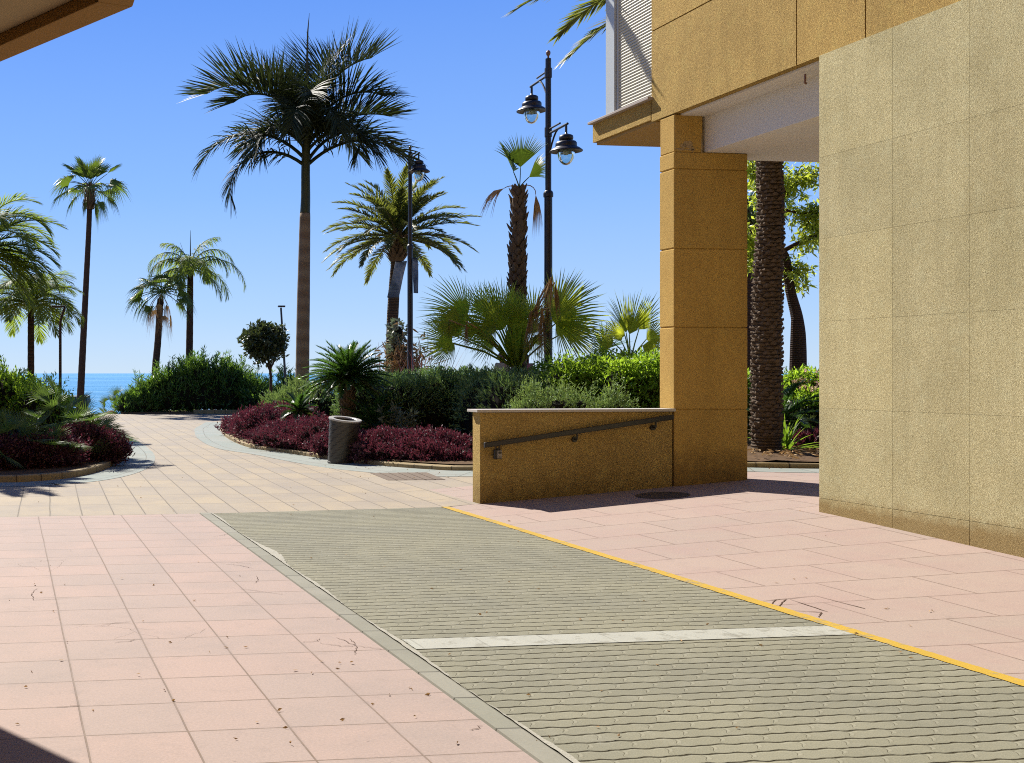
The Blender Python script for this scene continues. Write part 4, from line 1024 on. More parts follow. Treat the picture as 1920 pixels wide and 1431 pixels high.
for (az, el, pt, rr_, ro) in ((90,82,0.35,0.85,0),(170,72,0.4,0.85,20),(10,74,0.4,0.85,-20),(160,58,0.5,0.85,20),(20,60,0.5,0.85,-20),(270,75,0.4,0.8,0),(180,48,0.75,0.8,10),(160,30,0.9,0.75,40),(200,20,0.9,0.8,-30),(185,-2,0.95,0.7,10),(175,-25,0.7,0.6,10),(0,42,0.9,0.75,0),(10,14,0.95,0.75,30),(-10,18,0.85,0.7,-35),(5,-20,0.85,0.6,10),(-30,-45,0.75,0.6,0),(350,-62,0.7,0.6,0),(200,-60,0.5,0.5,0),(270,40,0.6,0.8,0),(270,5,0.6,0.8,0),(90,30,0.7,0.8,0),(240,60,0.7,0.8,30),(300,62,0.7,0.8,-30),(135,10,0.8,0.7,0),(45,5,0.8,0.7,0)):
    fan(m, c, az+random.uniform(-6,6), el, pt*1.05, rr_*1.12, 100 if el < 40 else 62, 24, 0.42, droop=22 if el < 40 else 6, roll=ro, grav=1.15 if el < 40 else 0.25, pet_r=0.02)
m.build('crown', M['wash'], t, origin=b)

# -- washingtonia and queen palm standing together
Y = 48.0; b = base_of(289, Y, -0.5)
t = thing('fan_palm_tree', 'fan palm with a shaggy crown of drooping dead leaves, leaning beside a feather palm', 'palm tree', b)
m = MB(); trunk(m, [b, P3(291,700,Y), P3(296,640,Y), P3(301,560,Y)], [0.17,0.15,0.14,0.13], 12, 3, 0.02); m.build('trunk', M['bark'], t, origin=b, smooth=True)
m = MB(); c = P3(303,548,Y)
for (az, el, pt, rr_, ro) in ((90,80,0.5,0.75,0),(100,55,0.6,0.75,20),(180,55,0.6,0.75,0),(170,28,0.75,0.8,20),(200,8,0.8,0.75,-20),(180,0,0.9,0.75,30),(185,-20,0.7,0.7,0),(10,30,0.7,0.7,20),(-10,60,0.7,0.75,0),(0,10,0.7,0.7,-30),(270,50,0.6,0.75,0),(270,20,0.6,0.75,0),(240,35,0.7,0.75,20),(300,30,0.7,0.75,-20),(0,-20,0.8,0.65,10),(200,-35,0.8,0.6,10),(-20,-5,0.9,0.7,-20),(160,-10,0.8,0.7,20),(45,40,0.7,0.75,0),(135,40,0.7,0.75,0)):
    fan(m, c, az+random.uniform(-8,8), el, pt, rr_, 95, 20, 0.45, droop=30, roll=ro, grav=1.1, pet_r=0.02)
m.build('crown', M['wash'], t, origin=b)
m = MB()
for i in range(7): fan(m, P3(302,552,Y), i*360/7+random.uniform(-20,20), random.uniform(-60,-5), random.uniform(0.4,1.0), random.uniform(0.4,0.6), 55, 16, 0.35, droop=45, roll=random.uniform(-30,30), grav=2.0, pet_r=0.018)
m.build('dead_leaves', M['dead'], t, origin=b)
Y = 48.6; b = base_of(355, Y, -0.6)
t = thing('feather_palm_tree', 'slender feather palm with a few arching fronds and an upright spear leaf, above the oleanders', 'palm tree', b)
m = MB(); trunk(m, [b, P3(355,680,Y), P3(356,600,Y), P3(357,505,Y)], [0.16,0.15,0.14,0.12], 12, 2.5, 0.02); m.build('trunk', M['bark'], t, origin=b, smooth=True)
m = MB(); c = P3(357,505,Y)
for (az, el, L, dr) in ((8,72,2.5,150),(-6,38,3.1,135),(0,60,2.2,160),(172,66,2.4,150),(185,45,2.5,150),(160,60,2.1,160),(20,10,2.3,105),(178,12,2.2,105),(270,60,2.0,160),(255,30,1.9,130),(290,40,2.1,140),(90,65,2.0,150),(60,50,2.3,145),(120,45,2.2,140),(-20,-10,1.9,75),(200,-10,1.9,75),(12,84,2.0,80),(165,80,1.8,85)):
    feather(m, c, az+random.uniform(-6,6), el, L, dr, 52, 0.66, 0.030, v=0.1, grav=1.5, rib=0.028, rj=0.22, t0=0.15)
m.build('crown', M['queen'], t, origin=b)
m = MB(); m.tube([c, P3(357,470,Y), P3(357,432,Y)], [0.03,0.022,0.006], 6)
for i in range(3): m.tube([c, P3(350-5*i,490,Y), P3(338-4*i,455+6*i,Y)], [0.016,0.012,0.004], 4)
m.build('spear_leaf', M['petiole'], t, origin=b)

# -- royal palm: the big one
Y = 28.0; b = base_of(567, Y, 0.0)
t = thing('royal_palm_tree', 'large dark royal palm with smooth straight trunk, green crownshaft and broad feathery fronds', 'palm tree', b)
m = MB(); trunk(m, [b, P3(567,700,Y), P3(569,560,Y), P3(572,400,Y)], [0.185,0.165,0.155,0.125], 20, 3.2, 0.006, rough=0.0015); m.build('trunk', M['barkr'], t, origin=b, smooth=True)
m = MB(); trunk(m, [P3(572,400,Y), P3(573,370,Y), P3(573,320,Y), P3(574,270,Y), P3(575,235,Y)], [0.122,0.112,0.105,0.10,0.05], 18); m.build('crownshaft', M['shaft'], t, origin=b, smooth=True)
fr = [  # px,py of the root, azimuth, elevation, length, droop, leaflet length, v, grav
 (570,296, 176, 46, 2.95, 112, 0.72, .4, .9), (568,308, 190, 34, 2.6, 140, 0.70, .2, 1.0), (578,308, -4, 42, 2.95, 105, 0.85, .5, .7), (578,300, 14, 56, 2.6, 110, 0.85, .5, .6),
 (573,255, 170, 68, 3.0, 98, 1.2, 1.1, .12), (572,258, 190, 74, 2.3, 115, 1.1, .9, .2), (577,250, 20, 76, 2.75, 62, 1.25, 1.0, .12), (577,262, -30, 66, 2.3, 95, 1.05, .7, .3), (577,268, 4, 44, 2.2, 58, 1.0, .9, .2), (577,250, 60, 82, 2.6, 60, 1.25, 1.0, .15), (573,250, 140, 78, 2.3, 80, 1.2, 1.0, .2),
 (573,270, 196, 62, 1.7, 165, 0.85, .4, .5), (577,272, -24, 62, 1.9, 165, 0.85, .4, .5), (575,270, 252, 66, 2.2, 140, 0.95, .4, .5), (575,270, 290, 68, 2.1, 145, 0.95, .4, .5),
 (575,258, 105, 74, 2.3, 100, 1.0, .6, .4), (575,262, 268, 80, 2.0, 120, 1.0, .6, .4), (576,278, 45, 54, 2.3, 110, 0.9, .5, .5), (574,278, 138, 56, 2.2, 110, 0.9, .5, .5), (576,284, 330, 48, 2.1, 125, 0.85, .4, .6), (574,284, 212, 50, 1.9, 125, 0.85, .4, .6)]
rq = random.Random(5)
for (px, py, az, el, L, dr, ll, vv, gr) in fr:
    m = MB(); feather(m, P3(px,py,Y), az, el, L*1.0, dr, 84, ll, 0.029, v=vv, grav=gr, rib=0.045, rj=0.30, t0=0.14, fwd=0.55, rnd=rq, tipmin=0.72)
    m.build('frond', M['royal'], t, origin=b)
m = MB(); m.tube([P3(575,250,Y), P3(575.5,140,Y), P3(577,60,Y), P3(580,25,Y)], [0.05,0.035,0.018,0.004], 6); m.build('spear_leaf', M['petiole'], t, origin=b)

# -- date palm behind it
Y = 34.0; b = base_of(734, Y, 0.0)
t = thing('date_palm_tree', 'date palm with a full round crown of stiff fronds, behind the lamp with banners', 'palm tree', b)
m = MB(); tp, rr = trunk(m, [b, P3(735,640,Y), P3(738,560,Y), P3(743,490,Y)], [0.185,0.17,0.165,0.15], 14, 5, 0.012, rough=0.006); m.build('trunk', M['bark_date'], t, origin=b)
m = MB(); boots(m, [Vector(P3(744,495,Y)), Vector(P3(745,455,Y))], [0.17,0.22], P3(0,490,Y)[2], P3(0,450,Y)[2], 0.085, 11, 0.26, 0.13, 0.8); m.tube([P3(743,492,Y),P3(744,470,Y),P3(745,430,Y)],[0.16,0.22,0.14],12); m.build('leaf_bases', M['boot'], t, origin=b)
m = MB(); c = P3(745,448,Y)
for i in range(62):
    az = (i*137.5)%360+random.uniform(-6,6); u = i/61; el = 84-92*u**0.95; L = 2.25+random.uniform(-0.2,0.25)-0.35*(1-u)
    feather(m, c, az, el, L*1.04, 42+random.uniform(-5,24), 74, 0.33, 0.030, v=0.35, grav=0.25, rib=0.028, rj=0.25, t0=0.2, fwd=0.95, segs=2, tipmin=0.5)
m.build('crown', M['date'], t, origin=b)

# -- short-crowned palm with boots
Y = 24.0; b = base_of(970, Y, 0.1)
t = thing('fan_palm_tree', 'stout rough-trunked fan palm with only three green leaves and two withered ones', 'palm tree', b)
m = MB(); tp, rr = trunk(m, [b, P3(970,560,Y), P3(971,450,Y), P3(973,352,Y)], [0.135,0.125,0.12,0.08], 14, 5, 0.03); m.build('trunk', M['bark_date'], t, origin=b)
m = MB(); boots(m, tp, rr, 0.8, P3(0,360,Y)[2], 0.10, 7, 0.17, 0.14, 0.5, jit=0.6); m.build('leaf_bases', M['boot'], t, origin=b)
top = P3(974,352,Y)
for (az, el, pt, rr_, sp, dr, ro, g_) in ((165,72,0.36,0.72,82,4,10,0.15),(20,84,0.42,0.74,52,-6,30,0.15),(8,52,0.30,0.62,42,12,50,0.4)):
    m = MB(); fan(m, top, az, el, pt, rr_, sp, 26, 0.5, droop=dr, roll=ro, grav=g_, pet_r=0.014); m.build('leaf', M['wash'], t, origin=b)
for (az, el, pt, rr_, sp, dr, ro) in ((176,25,0.32,0.52,48,60,15),(-4,35,0.46,0.50,24,135,20)):
    m = MB(); fan(m, top, az, el, pt, rr_, sp, 18, 0.45, droop=dr, roll=ro, grav=1.3, pet_r=0.012); m.build('withered_leaf', M['dead'], t, origin=b)

# -- the big date palm seen through the opening
Y = 17.7; gx = (1436-PX0)/F*Y; b = (gx, Y, zxy(gx, Y)+0.10)
t = thing('date_palm_tree', 'thick scarred date palm trunk seen through the gap beside the pillar', 'palm tree', b)
m = MB(); tp, rr = trunk(m, [b, P3(1437,800,Y), P3(1439,550,Y), P3(1445,420,Y), P3(1443,300,Y), P3(1440,100,Y), P3(1438,-20,Y)], [0.215,0.205,0.195,0.17,0.165,0.16,0.16], 22, 7, 0.012, rough=0.008); m.build('trunk', M['bark_date'], t, origin=b)
m = MB(); boots(m, tp, rr, 0.65, 7.0, 0.062, 12, 0.05, 0.115, 0.55, jit=0.8); boots(m, [p for p in tp if p.z < 2.0], rr, 0.62, 1.75, 0.13, 6, 0.06, 0.05, 2.2, jit=0.5, up=0.6); m.build('leaf_scars', M['boot'], t, origin=b)
m = MB(); c = P3(1438,-60,Y); m.tube([P3(1438,0,Y),P3(1438,-30,Y),c],[0.2,0.35,0.2],12)
m.build('crown_heart', M['boot'], t, origin=b)
m = MB(); rq = random.Random(3)
ex = [(181,26,4.35,44),(176,10,3.9,42),(184,-8,3.5,38),(200,5,3.4,40)]
for i in range(46):
    az = (i*137.5)%360; u = i/45; el = 80-75*u; L = 3.6
    if 150 < az < 230 and el < 45: continue
    if 230 <= az <= 300 and el < 20: continue
    ex.append((az, el, L, 60))
for (az, el, L, dr) in ex:
    feather(m, c, az, el, L, dr, 96, 0.50, 0.042, v=0.15, grav=0.12, rib=0.03, rj=0.22, t0=0.2, fwd=1.0, segs=2, tipmin=0.45, rnd=rq)
m.build('crown', M['date'], t, origin=b)

# -- feather palms at the left edge
Y = 30.0; b = base_of(58, Y, 0.09)
t = thing('feather_palm_tree', 'feather palm with a dense arching crown, its trunk beside the slim lamp', 'palm tree', b)
m = MB(); trunk(m, [b, P3(58,700,Y), P3(58,640,Y), P3(58,572,Y)], [0.105,0.088,0.085,0.08], 12, 4, 0.03); m.build('trunk', M['bark'], t, origin=b, smooth=True)
m = MB(); c = P3(57,570,Y); rq = random.Random(9)
for k in range(34):
    az = (k*137.5+5)%360; u = k/33; el = 80-85*u; L = 1.5+rq.uniform(-.15,.2)
    feather(m, c, az, el, L, 108+rq.uniform(-15,25)-45*u, 56, 0.46, 0.020, v=0.3, grav=0.75, rib=0.024, rj=0.2, t0=0.15, fwd=0.6, rnd=rq)
m.build('crown', M['queen'], t, origin=b)
Y = 25.0; b = base_of(-45, Y, 0.09)
t = thing('feather_palm_tree', 'nearer feather palm whose bright fronds reach in over the left edge', 'palm tree', b)
m = MB(); trunk(m, [b, P3(-44,640,Y), P3(-42,475,Y)], [0.13,0.11,0.10], 12, 4, 0.03); m.build('trunk', M['bark'], t, origin=b, smooth=True)
m = MB(); c = P3(-42,472,Y)
for (az, el, L, dr) in ((3,78,2.2,150),(-4,72,2.0,130),(-8,50,2.1,80),(12,38,1.9,90),(0,22,1.9,75),(-25,20,1.8,90),(8,0,1.6,55),(40,60,1.9,120),(60,30,1.8,100),(-40,45,1.9,110),(-60,70,2.0,130),(-12,-12,1.5,50),(18,10,1.8,80),(180,60,1.9,130),(200,30,1.8,110),(150,30,1.8,110),(110,50,1.8,110),(250,40,1.8,110),(290,15,1.7,90),(-15,84,2.0,110),(320,5,1.6,70),(20,60,2.0,120),(-5,-25,1.7,45),(-20,-5,1.9,60),(14,-30,1.6,40),(0,12,2.1,85)):
    feather(m, c, az, el, L, dr, 66, 0.46, 0.021, v=0.35, grav=0.45, rib=0.026, rj=0.2, t0=0.18, fwd=0.8, rnd=rq)
m.build('crown', M['queen'], t, origin=b)

# -- small fan palm crown far behind the gap
Y = 27.0; b = base_of(1404, Y, 0.4)
t = thing('fan_palm_tree', 'fan palm half hidden between the pillar and the thick date palm trunk', 'palm tree', b)
m = MB(); trunk(m, [b, P3(1404,500,Y), P3(1403,390,Y)], [0.14,0.12,0.12], 12, 4, 0.03); m.build('trunk', M['bark'], t, origin=b)
m = MB(); rnd_fans(m, P3(1403,385,Y), 20, 0.45, 0.55, (-55, 82), 20); m.build('crown', M['wash'], t, origin=b)

# -- big fan palm behind the hedge
Y = 22.6; b = base_of(966, Y, 0.1)
t = thing('fan_palm', 'large low fan palm with huge backlit leaves and brown dead leaves hanging in its middle', 'palm', b)
m = MB(); m.tube([b, P3(966,740,Y), P3(966,690,Y), P3(966,670,Y)], [0.14,0.12,0.085,0.05], 12); boots(m, [Vector(b), Vector(P3(966,670,Y))], [0.12,0.06], 0.7, P3(0,700,Y)[2], 0.09, 8, 0.14, 0.05, 0.4); m.build('trunk', M['boot'], t, origin=b)
def leafto(t, root, hub, Rr, ang, spread, roll_n, Y0, dY, nseg=34, mat='fanp', split=0.5, grav=0.25, name='leaf', b=b, pr=0.016, cup=0.1):
    """a fan leaf: stalk from root to hub (photo px), blade turned mostly towards the viewer, axis at 'ang' degrees in the picture plane"""
    m = MB(); r0 = Vector(P3(*root, Y0)); h0 = Vector(P3(*hub, Y0+dY))
    mid = r0.lerp(h0, 0.5)+Vector((0,0,0.06*(h0-r0).length))
    m.tube([tuple(r0), tuple(mid), tuple(h0)], [pr*1.5, pr*1.1, pr*0.8], 5)
    st = m.build('leaf_stalk' if name == 'leaf' else 'dead_stalk', M['petiole'], t, origin=b) if False else None
    c = np.array(tuple(h0)); a = R(ang)
    d = np.array((math.cos(a), 0.25*math.sin(roll_n), math.sin(a))); d /= np.linalg.norm(d)
    vn = np.array((math.sin(roll_n), -math.cos(roll_n), 0.0)); vn = vn-d*np.dot(vn, d); vn /= np.linalg.norm(vn)
    s = np.cross(vn, d)
    V = []; T = []
    for i in range(nseg):
        th0 = R(-spread+2*spread*i/nseg); th1 = R(-spread+2*spread*(i+1)/nseg); tm = (th0+th1)/2
        dv = lambda th, o=0.0: (lambda x: x/np.linalg.norm(x))(d*math.cos(th)+s*math.sin(th)+vn*(o+cup*(1-math.cos(th))))
        ed = 1-0.55*(abs(tm)/R(spread))**3; rl = Rr*(0.86+0.14*math.cos(tm))*random.uniform(0.88,1.06)*ed; sp = Rr*split*0.8*ed*random.uniform(0.85,1.1); g_ = grav*random.uniform(0.4,1.6); dm = dv(tm+random.uniform(-.02,.02)); b0 = len(V)
        w0 = sp*abs(th1-th0)/2; sv = np.cross(dm, vn); sv /= np.linalg.norm(sv)
        q1 = c+dm*(sp+(rl-sp)*0.5)+np.array((0,0,-1.0))*g_*(rl-sp)*0.2; q2 = c+dm*rl+np.array((0,0,-1.0))*g_*(rl-sp)*0.8
        V += [c, c+dv(th0)*sp, c+dv(tm,0.045)*sp*1.02, c+dv(th1)*sp, q1-sv*w0*0.85, q1+vn*0.012, q1+sv*w0*0.85, q2]
        if np.dot(sv, V[b0+3]-V[b0+1]) < 0: V[b0+4], V[b0+6] = V[b0+6], V[b0+4]
        T += [(b0,b0+1,b0+2),(b0,b0+2,b0+3),(b0+1,b0+4,b0+5),(b0+1,b0+5,b0+2),(b0+2,b0+5,b0+6),(b0+2,b0+6,b0+3),(b0+4,b0+7,b0+5),(b0+5,b0+7,b0+6)]
    m.addt(np.array(V), np.array(T))
    return m.build(name, M[mat], t, origin=b)
rt = (966, 690)
for (hub, Rr, ang, sp, rn, dY, mt, ns, spl) in (
    ((1036,602),1.32,32,75,0.25,-0.30,'fanp',34,0.42), ((1042,606),1.05,-28,55,0.1,-0.15,'fanp',22,0.38), ((1060,622),0.85,-8,50,-0.5,0.35,'fany',22,0.45), ((1044,590),1.05,70,40,-0.6,0.2,'fany',16,0.4),
    ((943,619),1.06,118,52,0.3,-0.35,'fanp',26,0.36), ((945,600),0.95,98,45,-0.5,0.1,'fanp',22,0.4), ((972,632),1.05,80,26,0.4,0.0,'fanp',14,0.35), ((990,625),0.9,66,30,-0.5,0.3,'fany',14,0.35),
    ((931,608),0.78,172,95,-0.2,-0.45,'fanp',30,0.45), ((876,592),1.10,143,48,-0.35,0.0,'fanp',24,0.40), ((880,600),0.95,168,42,0.5,0.3,'fanp',20,0.4), ((866,602),0.62,180,48,0.3,-0.3,'fany',18,0.62),
    ((848,643),0.80,168,78,0.2,-0.2,'fanp',30,0.42), ((858,632),0.68,112,60,-0.6,0.4,'fanp',24,0.4), ((852,645),0.60,215,55,0.6,0.1,'fany',18,0.4),
    ((966,603),0.85,95,85,0.8,0.4,'fanp',28,0.4), ((960,615),0.72,70,80,-0.7,-0.2,'fanp',26,0.4), ((915,630),0.66,135,80,0.7,0.4,'fanp',24,0.4), ((925,640),0.60,200,70,-0.5,0.5,'fanp',22,0.4), ((1000,600),0.8,100,60,-0.3,0.6,'fanp',22,0.4),
    ((905,585),0.75,105,55,0.2,0.6,'fanp',20,0.4), ((893,625),0.66,150,80,-0.3,-0.3,'fanp',26,0.4), ((905,612),0.55,245,75,0.3,-0.1,'fanp',24,0.38), ((1005,628),0.55,290,70,0.3,0.3,'fanp',22,0.38), ((838,618),0.55,140,80,0.1,0.2,'fanp',26,0.38), ((985,600),0.80,120,66,0.5,-0.3,'fanp',22,0.4), ((930,590),0.85,128,66,-0.3,0.2,'fanp',24,0.38)):
    leafto(t, rt, hub, Rr, ang, max(sp, 66), rn, Y, dY, int(ns*max(sp,66)/sp), mt, spl, grav=0.2, pr=0.015)
m = MB(); swords(m, P3(968,700,Y,-0.05), 60, 1.15, 0.06, (66,89), 8); m.build('young_leaves', M['fanp'], t, origin=b)
for (hub, Rr, ang, sp, rn, dY) in (((1006,574),0.86,-92,15,0.0,-0.95),((1016,572),0.92,-88,16,0.6,-0.9),((1026,578),0.85,-90,14,-0.4,-0.85),((996,584),0.70,-96,14,0.3,-0.9),((1034,520),0.66,-98,20,0.3,-0.9),((1030,528),0.60,-110,18,-0.3,-0.85),((1040,530),0.55,-80,14,0.5,-0.9),((874,603),0.42,-88,12,0.3,-0.7),((842,600),0.34,-92,8,-0.3,-0.55)):
    o = leafto(t, (990,610) if hub[0] > 950 else (930,650), hub, Rr, ang, sp, rn, Y, dY, 22, 'dead', 0.22, 0.5, 'dead_leaf', cup=0.6)
# second fan palm near the pillar
Y = 21.5; b2_ = base_of(1182, Y, 0.2)
t = thing('fan_palm', 'smaller fan palm with yellow-green leaves, between the hedge and the pillar', 'palm', b2_)
m = MB(); m.tube([b2_, P3(1182,700,Y), P3(1182,675,Y)], [0.10,0.11,0.08], 10); boots(m, [Vector(b2_), Vector(P3(1182,675,Y))], [0.11,0.11], 0.7, P3(0,676,Y)[2], 0.08, 7, 0.18, 0.06, 0.9); m.build('trunk', M['boot'], t, origin=b2_)
for (hub, Rr, ang, sp, rn, dY) in (((1180,627),0.98,72,46,0.2,-0.1),((1174,624),0.86,102,34,-0.4,0.2),((1198,618),0.85,58,55,0.5,0.1),((1172,630),0.48,150,55,0.3,-0.4),((1150,642),0.5,170,70,-0.3,0.3),((1212,636),0.66,18,70,-0.4,0.2),((1205,648),0.60,-20,60,-0.4,-0.2),((1140,655),0.42,200,60,0.3,-0.2),((1165,640),0.6,120,60,0.6,0.4)):
    leafto(t, (1182,680), hub, Rr, ang, sp, rn, Y, dY, 24, 'fanp', 0.42, b=b2_, pr=0.011)
Y = 23.2; b3 = base_of(1133, Y, 0.2)
t = thing('yucca', 'dark spiky yucca rosette standing between the two fan palms', 'yucca', b3)
m = MB(); m.tube([b3, P3(1133,660,Y)], [0.06,0.05], 8); m.build('stem', M['boot'], t, origin=b3)
m = MB(); swords(m, P3(1133,658,Y), 46, 0.62, 0.035, (10,88), 18); m.build('leaves', M['cycas'], t, origin=b3)

# -- cycad in the purple bed
def cycad(px, pyb, pyt, Y, n, L, name_label, seed, z=0.09, rt=0.13):
    b = base_of(px, Y, z); t = thing('cycad', name_label, 'cycad', b); rq = random.Random(seed)
    m = MB(); top = P3(px, pyt, Y); m.tube([b, tuple((Vector(b)+Vector(top))/2), top], [rt,rt*1.05,rt*0.9], 12); boots(m, [Vector(b), Vector(top)], [rt,rt], b[2]+0.02, top[2], 0.055, 12, 0.09, 0.05, 0.6); m.build('trunk', M['boot'], t, origin=b)
    m = MB()
    for i in range(n):
        u = i/(n-1); el = 78-90*u**0.9
        feather(m, top, (i*137.5)%360+rq.uniform(-8,8), el, L*rq.uniform(0.85,1.08), 38+rq.uniform(-10,15), 58, 0.15, 0.022, v=0.5, grav=0.08, rib=0.014, rj=0.08, t0=0.10, fwd=0.7, segs=1, tipmin=0.6, rnd=rq)
    m.build('crown', M['cycas'], t, origin=b)
cycad(652, 790, 712, 22.6, 90, 0.86, 'cycad with a dark rosette of stiff fronds on a short trunk, behind the litter bin', 4)
cycad(700, 830, 800, 22.2, 26, 0.75, 'low cycad with spreading fronds under the juniper hedge, between bin and wall', 6, rt=0.1)
cycad(560, 800, 772, 25.5, 18, 0.5, 'small cycad half hidden among purple shrubs, left of the litter bin', 8, rt=0.06)
gx = (1452-PX0)/F*19.0
cycad(1462, 800, 790, 19.2, 26, 0.8, 'cycad with grey-green arching fronds behind the thick date palm trunk', 12, z=0.3, rt=0.1)

# -- dwarf fan palms
def dwarf(px, Y, z, n, h, Rr, label, seed, mat='cham', pts=None, elr=(5,85), name='dwarf_fan_palm'):
    b = base_of(px, Y, z); t = thing(name, label, 'palm', b); rq = random.Random(seed)
    m = MB()
    for k in range(3): m.tube([b, (b[0]+0.12*math.cos(k*2.1), b[1]+0.12*math.sin(k*2.1), z+h*0.35)], [0.07,0.06], 8)
    m.build('trunk', M['boot'], t, origin=b)
    m = MB()
    for i in range(n):
        fan(m, (b[0]+rq.uniform(-.12,.12), b[1]+rq.uniform(-.12,.12), z+h*0.3), rq.uniform(0,360), rq.uniform(*elr), h*rq.uniform(0.45,0.9), Rr*rq.uniform(0.8,1.1), rq.uniform(70,110), 20, 0.28, droop=rq.uniform(5,35), roll=rq.uniform(-60,60), grav=0.15, pet_r=0.007, rnd=rq)
    m.build('crown', M[mat], t, origin=b)
dwarf(112, 20.5, 0.1, 26, 1.05, 0.42, 'dwarf fan palm with upright spiky leaves in the shaded left bed, below the slim lamp', 1)
dwarf(148, 21.8, 0.1, 26, 0.75, 0.45, 'dwarf fan palm leaning out in sunlight at the tip of the left bed', 2, elr=(5,60))
dwarf(15, 18.8, 0.1, 24, 0.7, 0.42, 'dwarf fan palm in deep shade at the left edge, over the yellow kerb', 3)
dwarf(80, 19.0, 0.1, 16, 0.5, 0.36, 'dwarf fan palm growing through the purple shrubs near the yellow kerb', 11, elr=(10,70))
dwarf(222, 47.5, -0.9, 26, 1.3, 0.42, 'low fan palm at the far paving edge, against the sea', 5, mat='wash')
dwarf(246, 48.0, -0.9, 14, 1.7, 0.45, 'fan palm with a bunch of upright leaves, at the left end of the oleanders', 6, mat='wash', elr=(40,85))

# -- broadleaf tree in the gap
Y = 22.0; gz = 0.35; b = base_of(1499, Y, gz)
t = thing('broadleaf_tree', 'airy broadleaf tree with a crooked forked trunk, seen right of the thick date palm trunk', 'tree', b)
m = MB(); fork = P3(1466,470,Y)
trunk(m, [b, P3(1499,660,Y), P3(1495,600,Y), P3(1482,545,Y), P3(1474,490,Y), fork], [0.125,0.12,0.105,0.085,0.08,0.07], 12)
trunk(m, [P3(1487,700,Y), P3(1488,640,Y), P3(1489,590,Y)], [0.07,0.06,0.05], 8)
limbs = [([(1468,480),(1440,460),(1412,480),(1396,500)],0.05),([(1466,470),(1450,420),(1420,360),(1400,320),(1388,310)],0.055),([(1470,470),(1495,455),(1520,445),(1545,430),(1575,425)],0.045),
         ([(1464,460),(1470,410),(1478,370),(1490,340),(1500,325)],0.05),([(1474,395),(1500,400),(1520,402),(1540,398)],0.025),([(1476,495),(1490,510),(1505,520)],0.03),([(1450,420),(1425,430),(1402,440),(1385,445)],0.03),
         ([(1490,340),(1520,330),(1545,340)],0.02),([(1480,370),(1460,335),(1440,300)],0.02),([(1520,445),(1535,415),(1548,395)],0.02)]
tips = []
for li, (pl, r0) in enumerate(limbs):
    q = [P3(x, y, Y, 0.5*math.sin(li*2.3+k*0.6)*(k/len(pl))) for k, (x, y) in enumerate(pl)]
    o_, r_ = trunk(m, q, [r0*(1-0.8*k/(len(q)-1)) for k in range(len(q))], 7, sub=5)
    tips += o_[len(o_)//3:]
# twigs
tw = []
for p in tips:
    for _ in range(2):
        d_ = Vector((random.gauss(0,1), random.gauss(0,1), random.gauss(0.1,0.8))).normalized(); l_ = random.uniform(0.15,0.42)
        e_ = p+d_*l_+Vector((0,0,-0.05)); m.tube([tuple(p), tuple(p+d_*l_*0.5+Vector((0,0,0.03))), tuple(e_)], [0.010,0.007,0.003], 4, cap=False); tw += [p.lerp(e_, f) for f in (0.5,0.75,1.0)]
m.build('trunk', M['bark'], t, origin=b)
m = MB(); tw = [p for p in tw if not (1420 < PX0+F*p.x/p.y < 1600 and H*0+PY0-F*(p.z-H)/p.y > 560)]
A = np.array([tuple(p) for p in tw]); A = np.repeat(A, 7, 0)+RNG.normal(size=(len(A)*7,3))*0.06
D = unit(RNG.normal(size=A.shape)*0.6+np.array([0,0,-0.55])); add_leaves(m, A, D, 0.135, 0.042)
m.build('crown', M['tree'], t, origin=b)

# -- small round-headed tree
Y = 40.0; b = base_of(507, Y, 0.05)
t = thing('round_tree', 'small round-headed tree on a thin stem, between the oleanders and the royal palm', 'tree', b)
m = MB(); trunk(m, [b, P3(508,720,Y), P3(506,690,Y), P3(500,660,Y)], [0.055,0.05,0.045,0.035], 8)
for k in range(7): m.tube([P3(506,695,Y), P3(506+random.uniform(-35,25),640+random.uniform(-18,18),Y,random.uniform(-.5,.5))], [0.03,0.01], 5)
m.build('trunk', M['bark'], t, origin=b)
m = MB(); bl = []
for (px, py, r) in ((493,640,0.55),(475,637,0.42),(515,640,0.42),(490,625,0.40),(510,655,0.40),(478,655,0.33),(520,628,0.3),(495,665,0.35),(505,622,0.3)): x,y,z = P3(px,py,Y); bl.append((x, y+random.uniform(-.2,.2), z, r, r, r*0.85))
bush(m, bl, 5200, 0.15, 0.08, up=0.3, rnd=0.9, lo=0.35, amp=0.25, down=1.0); m.build('crown', M['dark'], t, origin=b)

Y = 22.6; b = (-5.3, Y, 0.09)
t = thing('date_palm_tree', 'dense date palm just outside the left edge, shading the left bed', 'palm tree', b)
m = MB(); trunk(m, [b, (-5.3,Y,2.5), (-5.3,Y,4.6)], [0.25,0.23,0.2], 12, 5, 0.03); m.build('trunk', M['bark_date'], t, origin=b)
m = MB(); rq = random.Random(21)
for i in range(85):
    u = i/84; feather(m, (-5.3,Y,4.7), (i*137.5)%360, 75-105*u, 1.6 if 300<((i*137.5)%360) or ((i*137.5)%360)<60 else 2.3, 45, 44, 0.36, 0.04, v=0.2, grav=0.3, rib=0.03, rj=0.25, t0=0.15, fwd=0.8, segs=2, tipmin=0.5, rnd=rq)
m.build('crown', M['date'], t, origin=b)
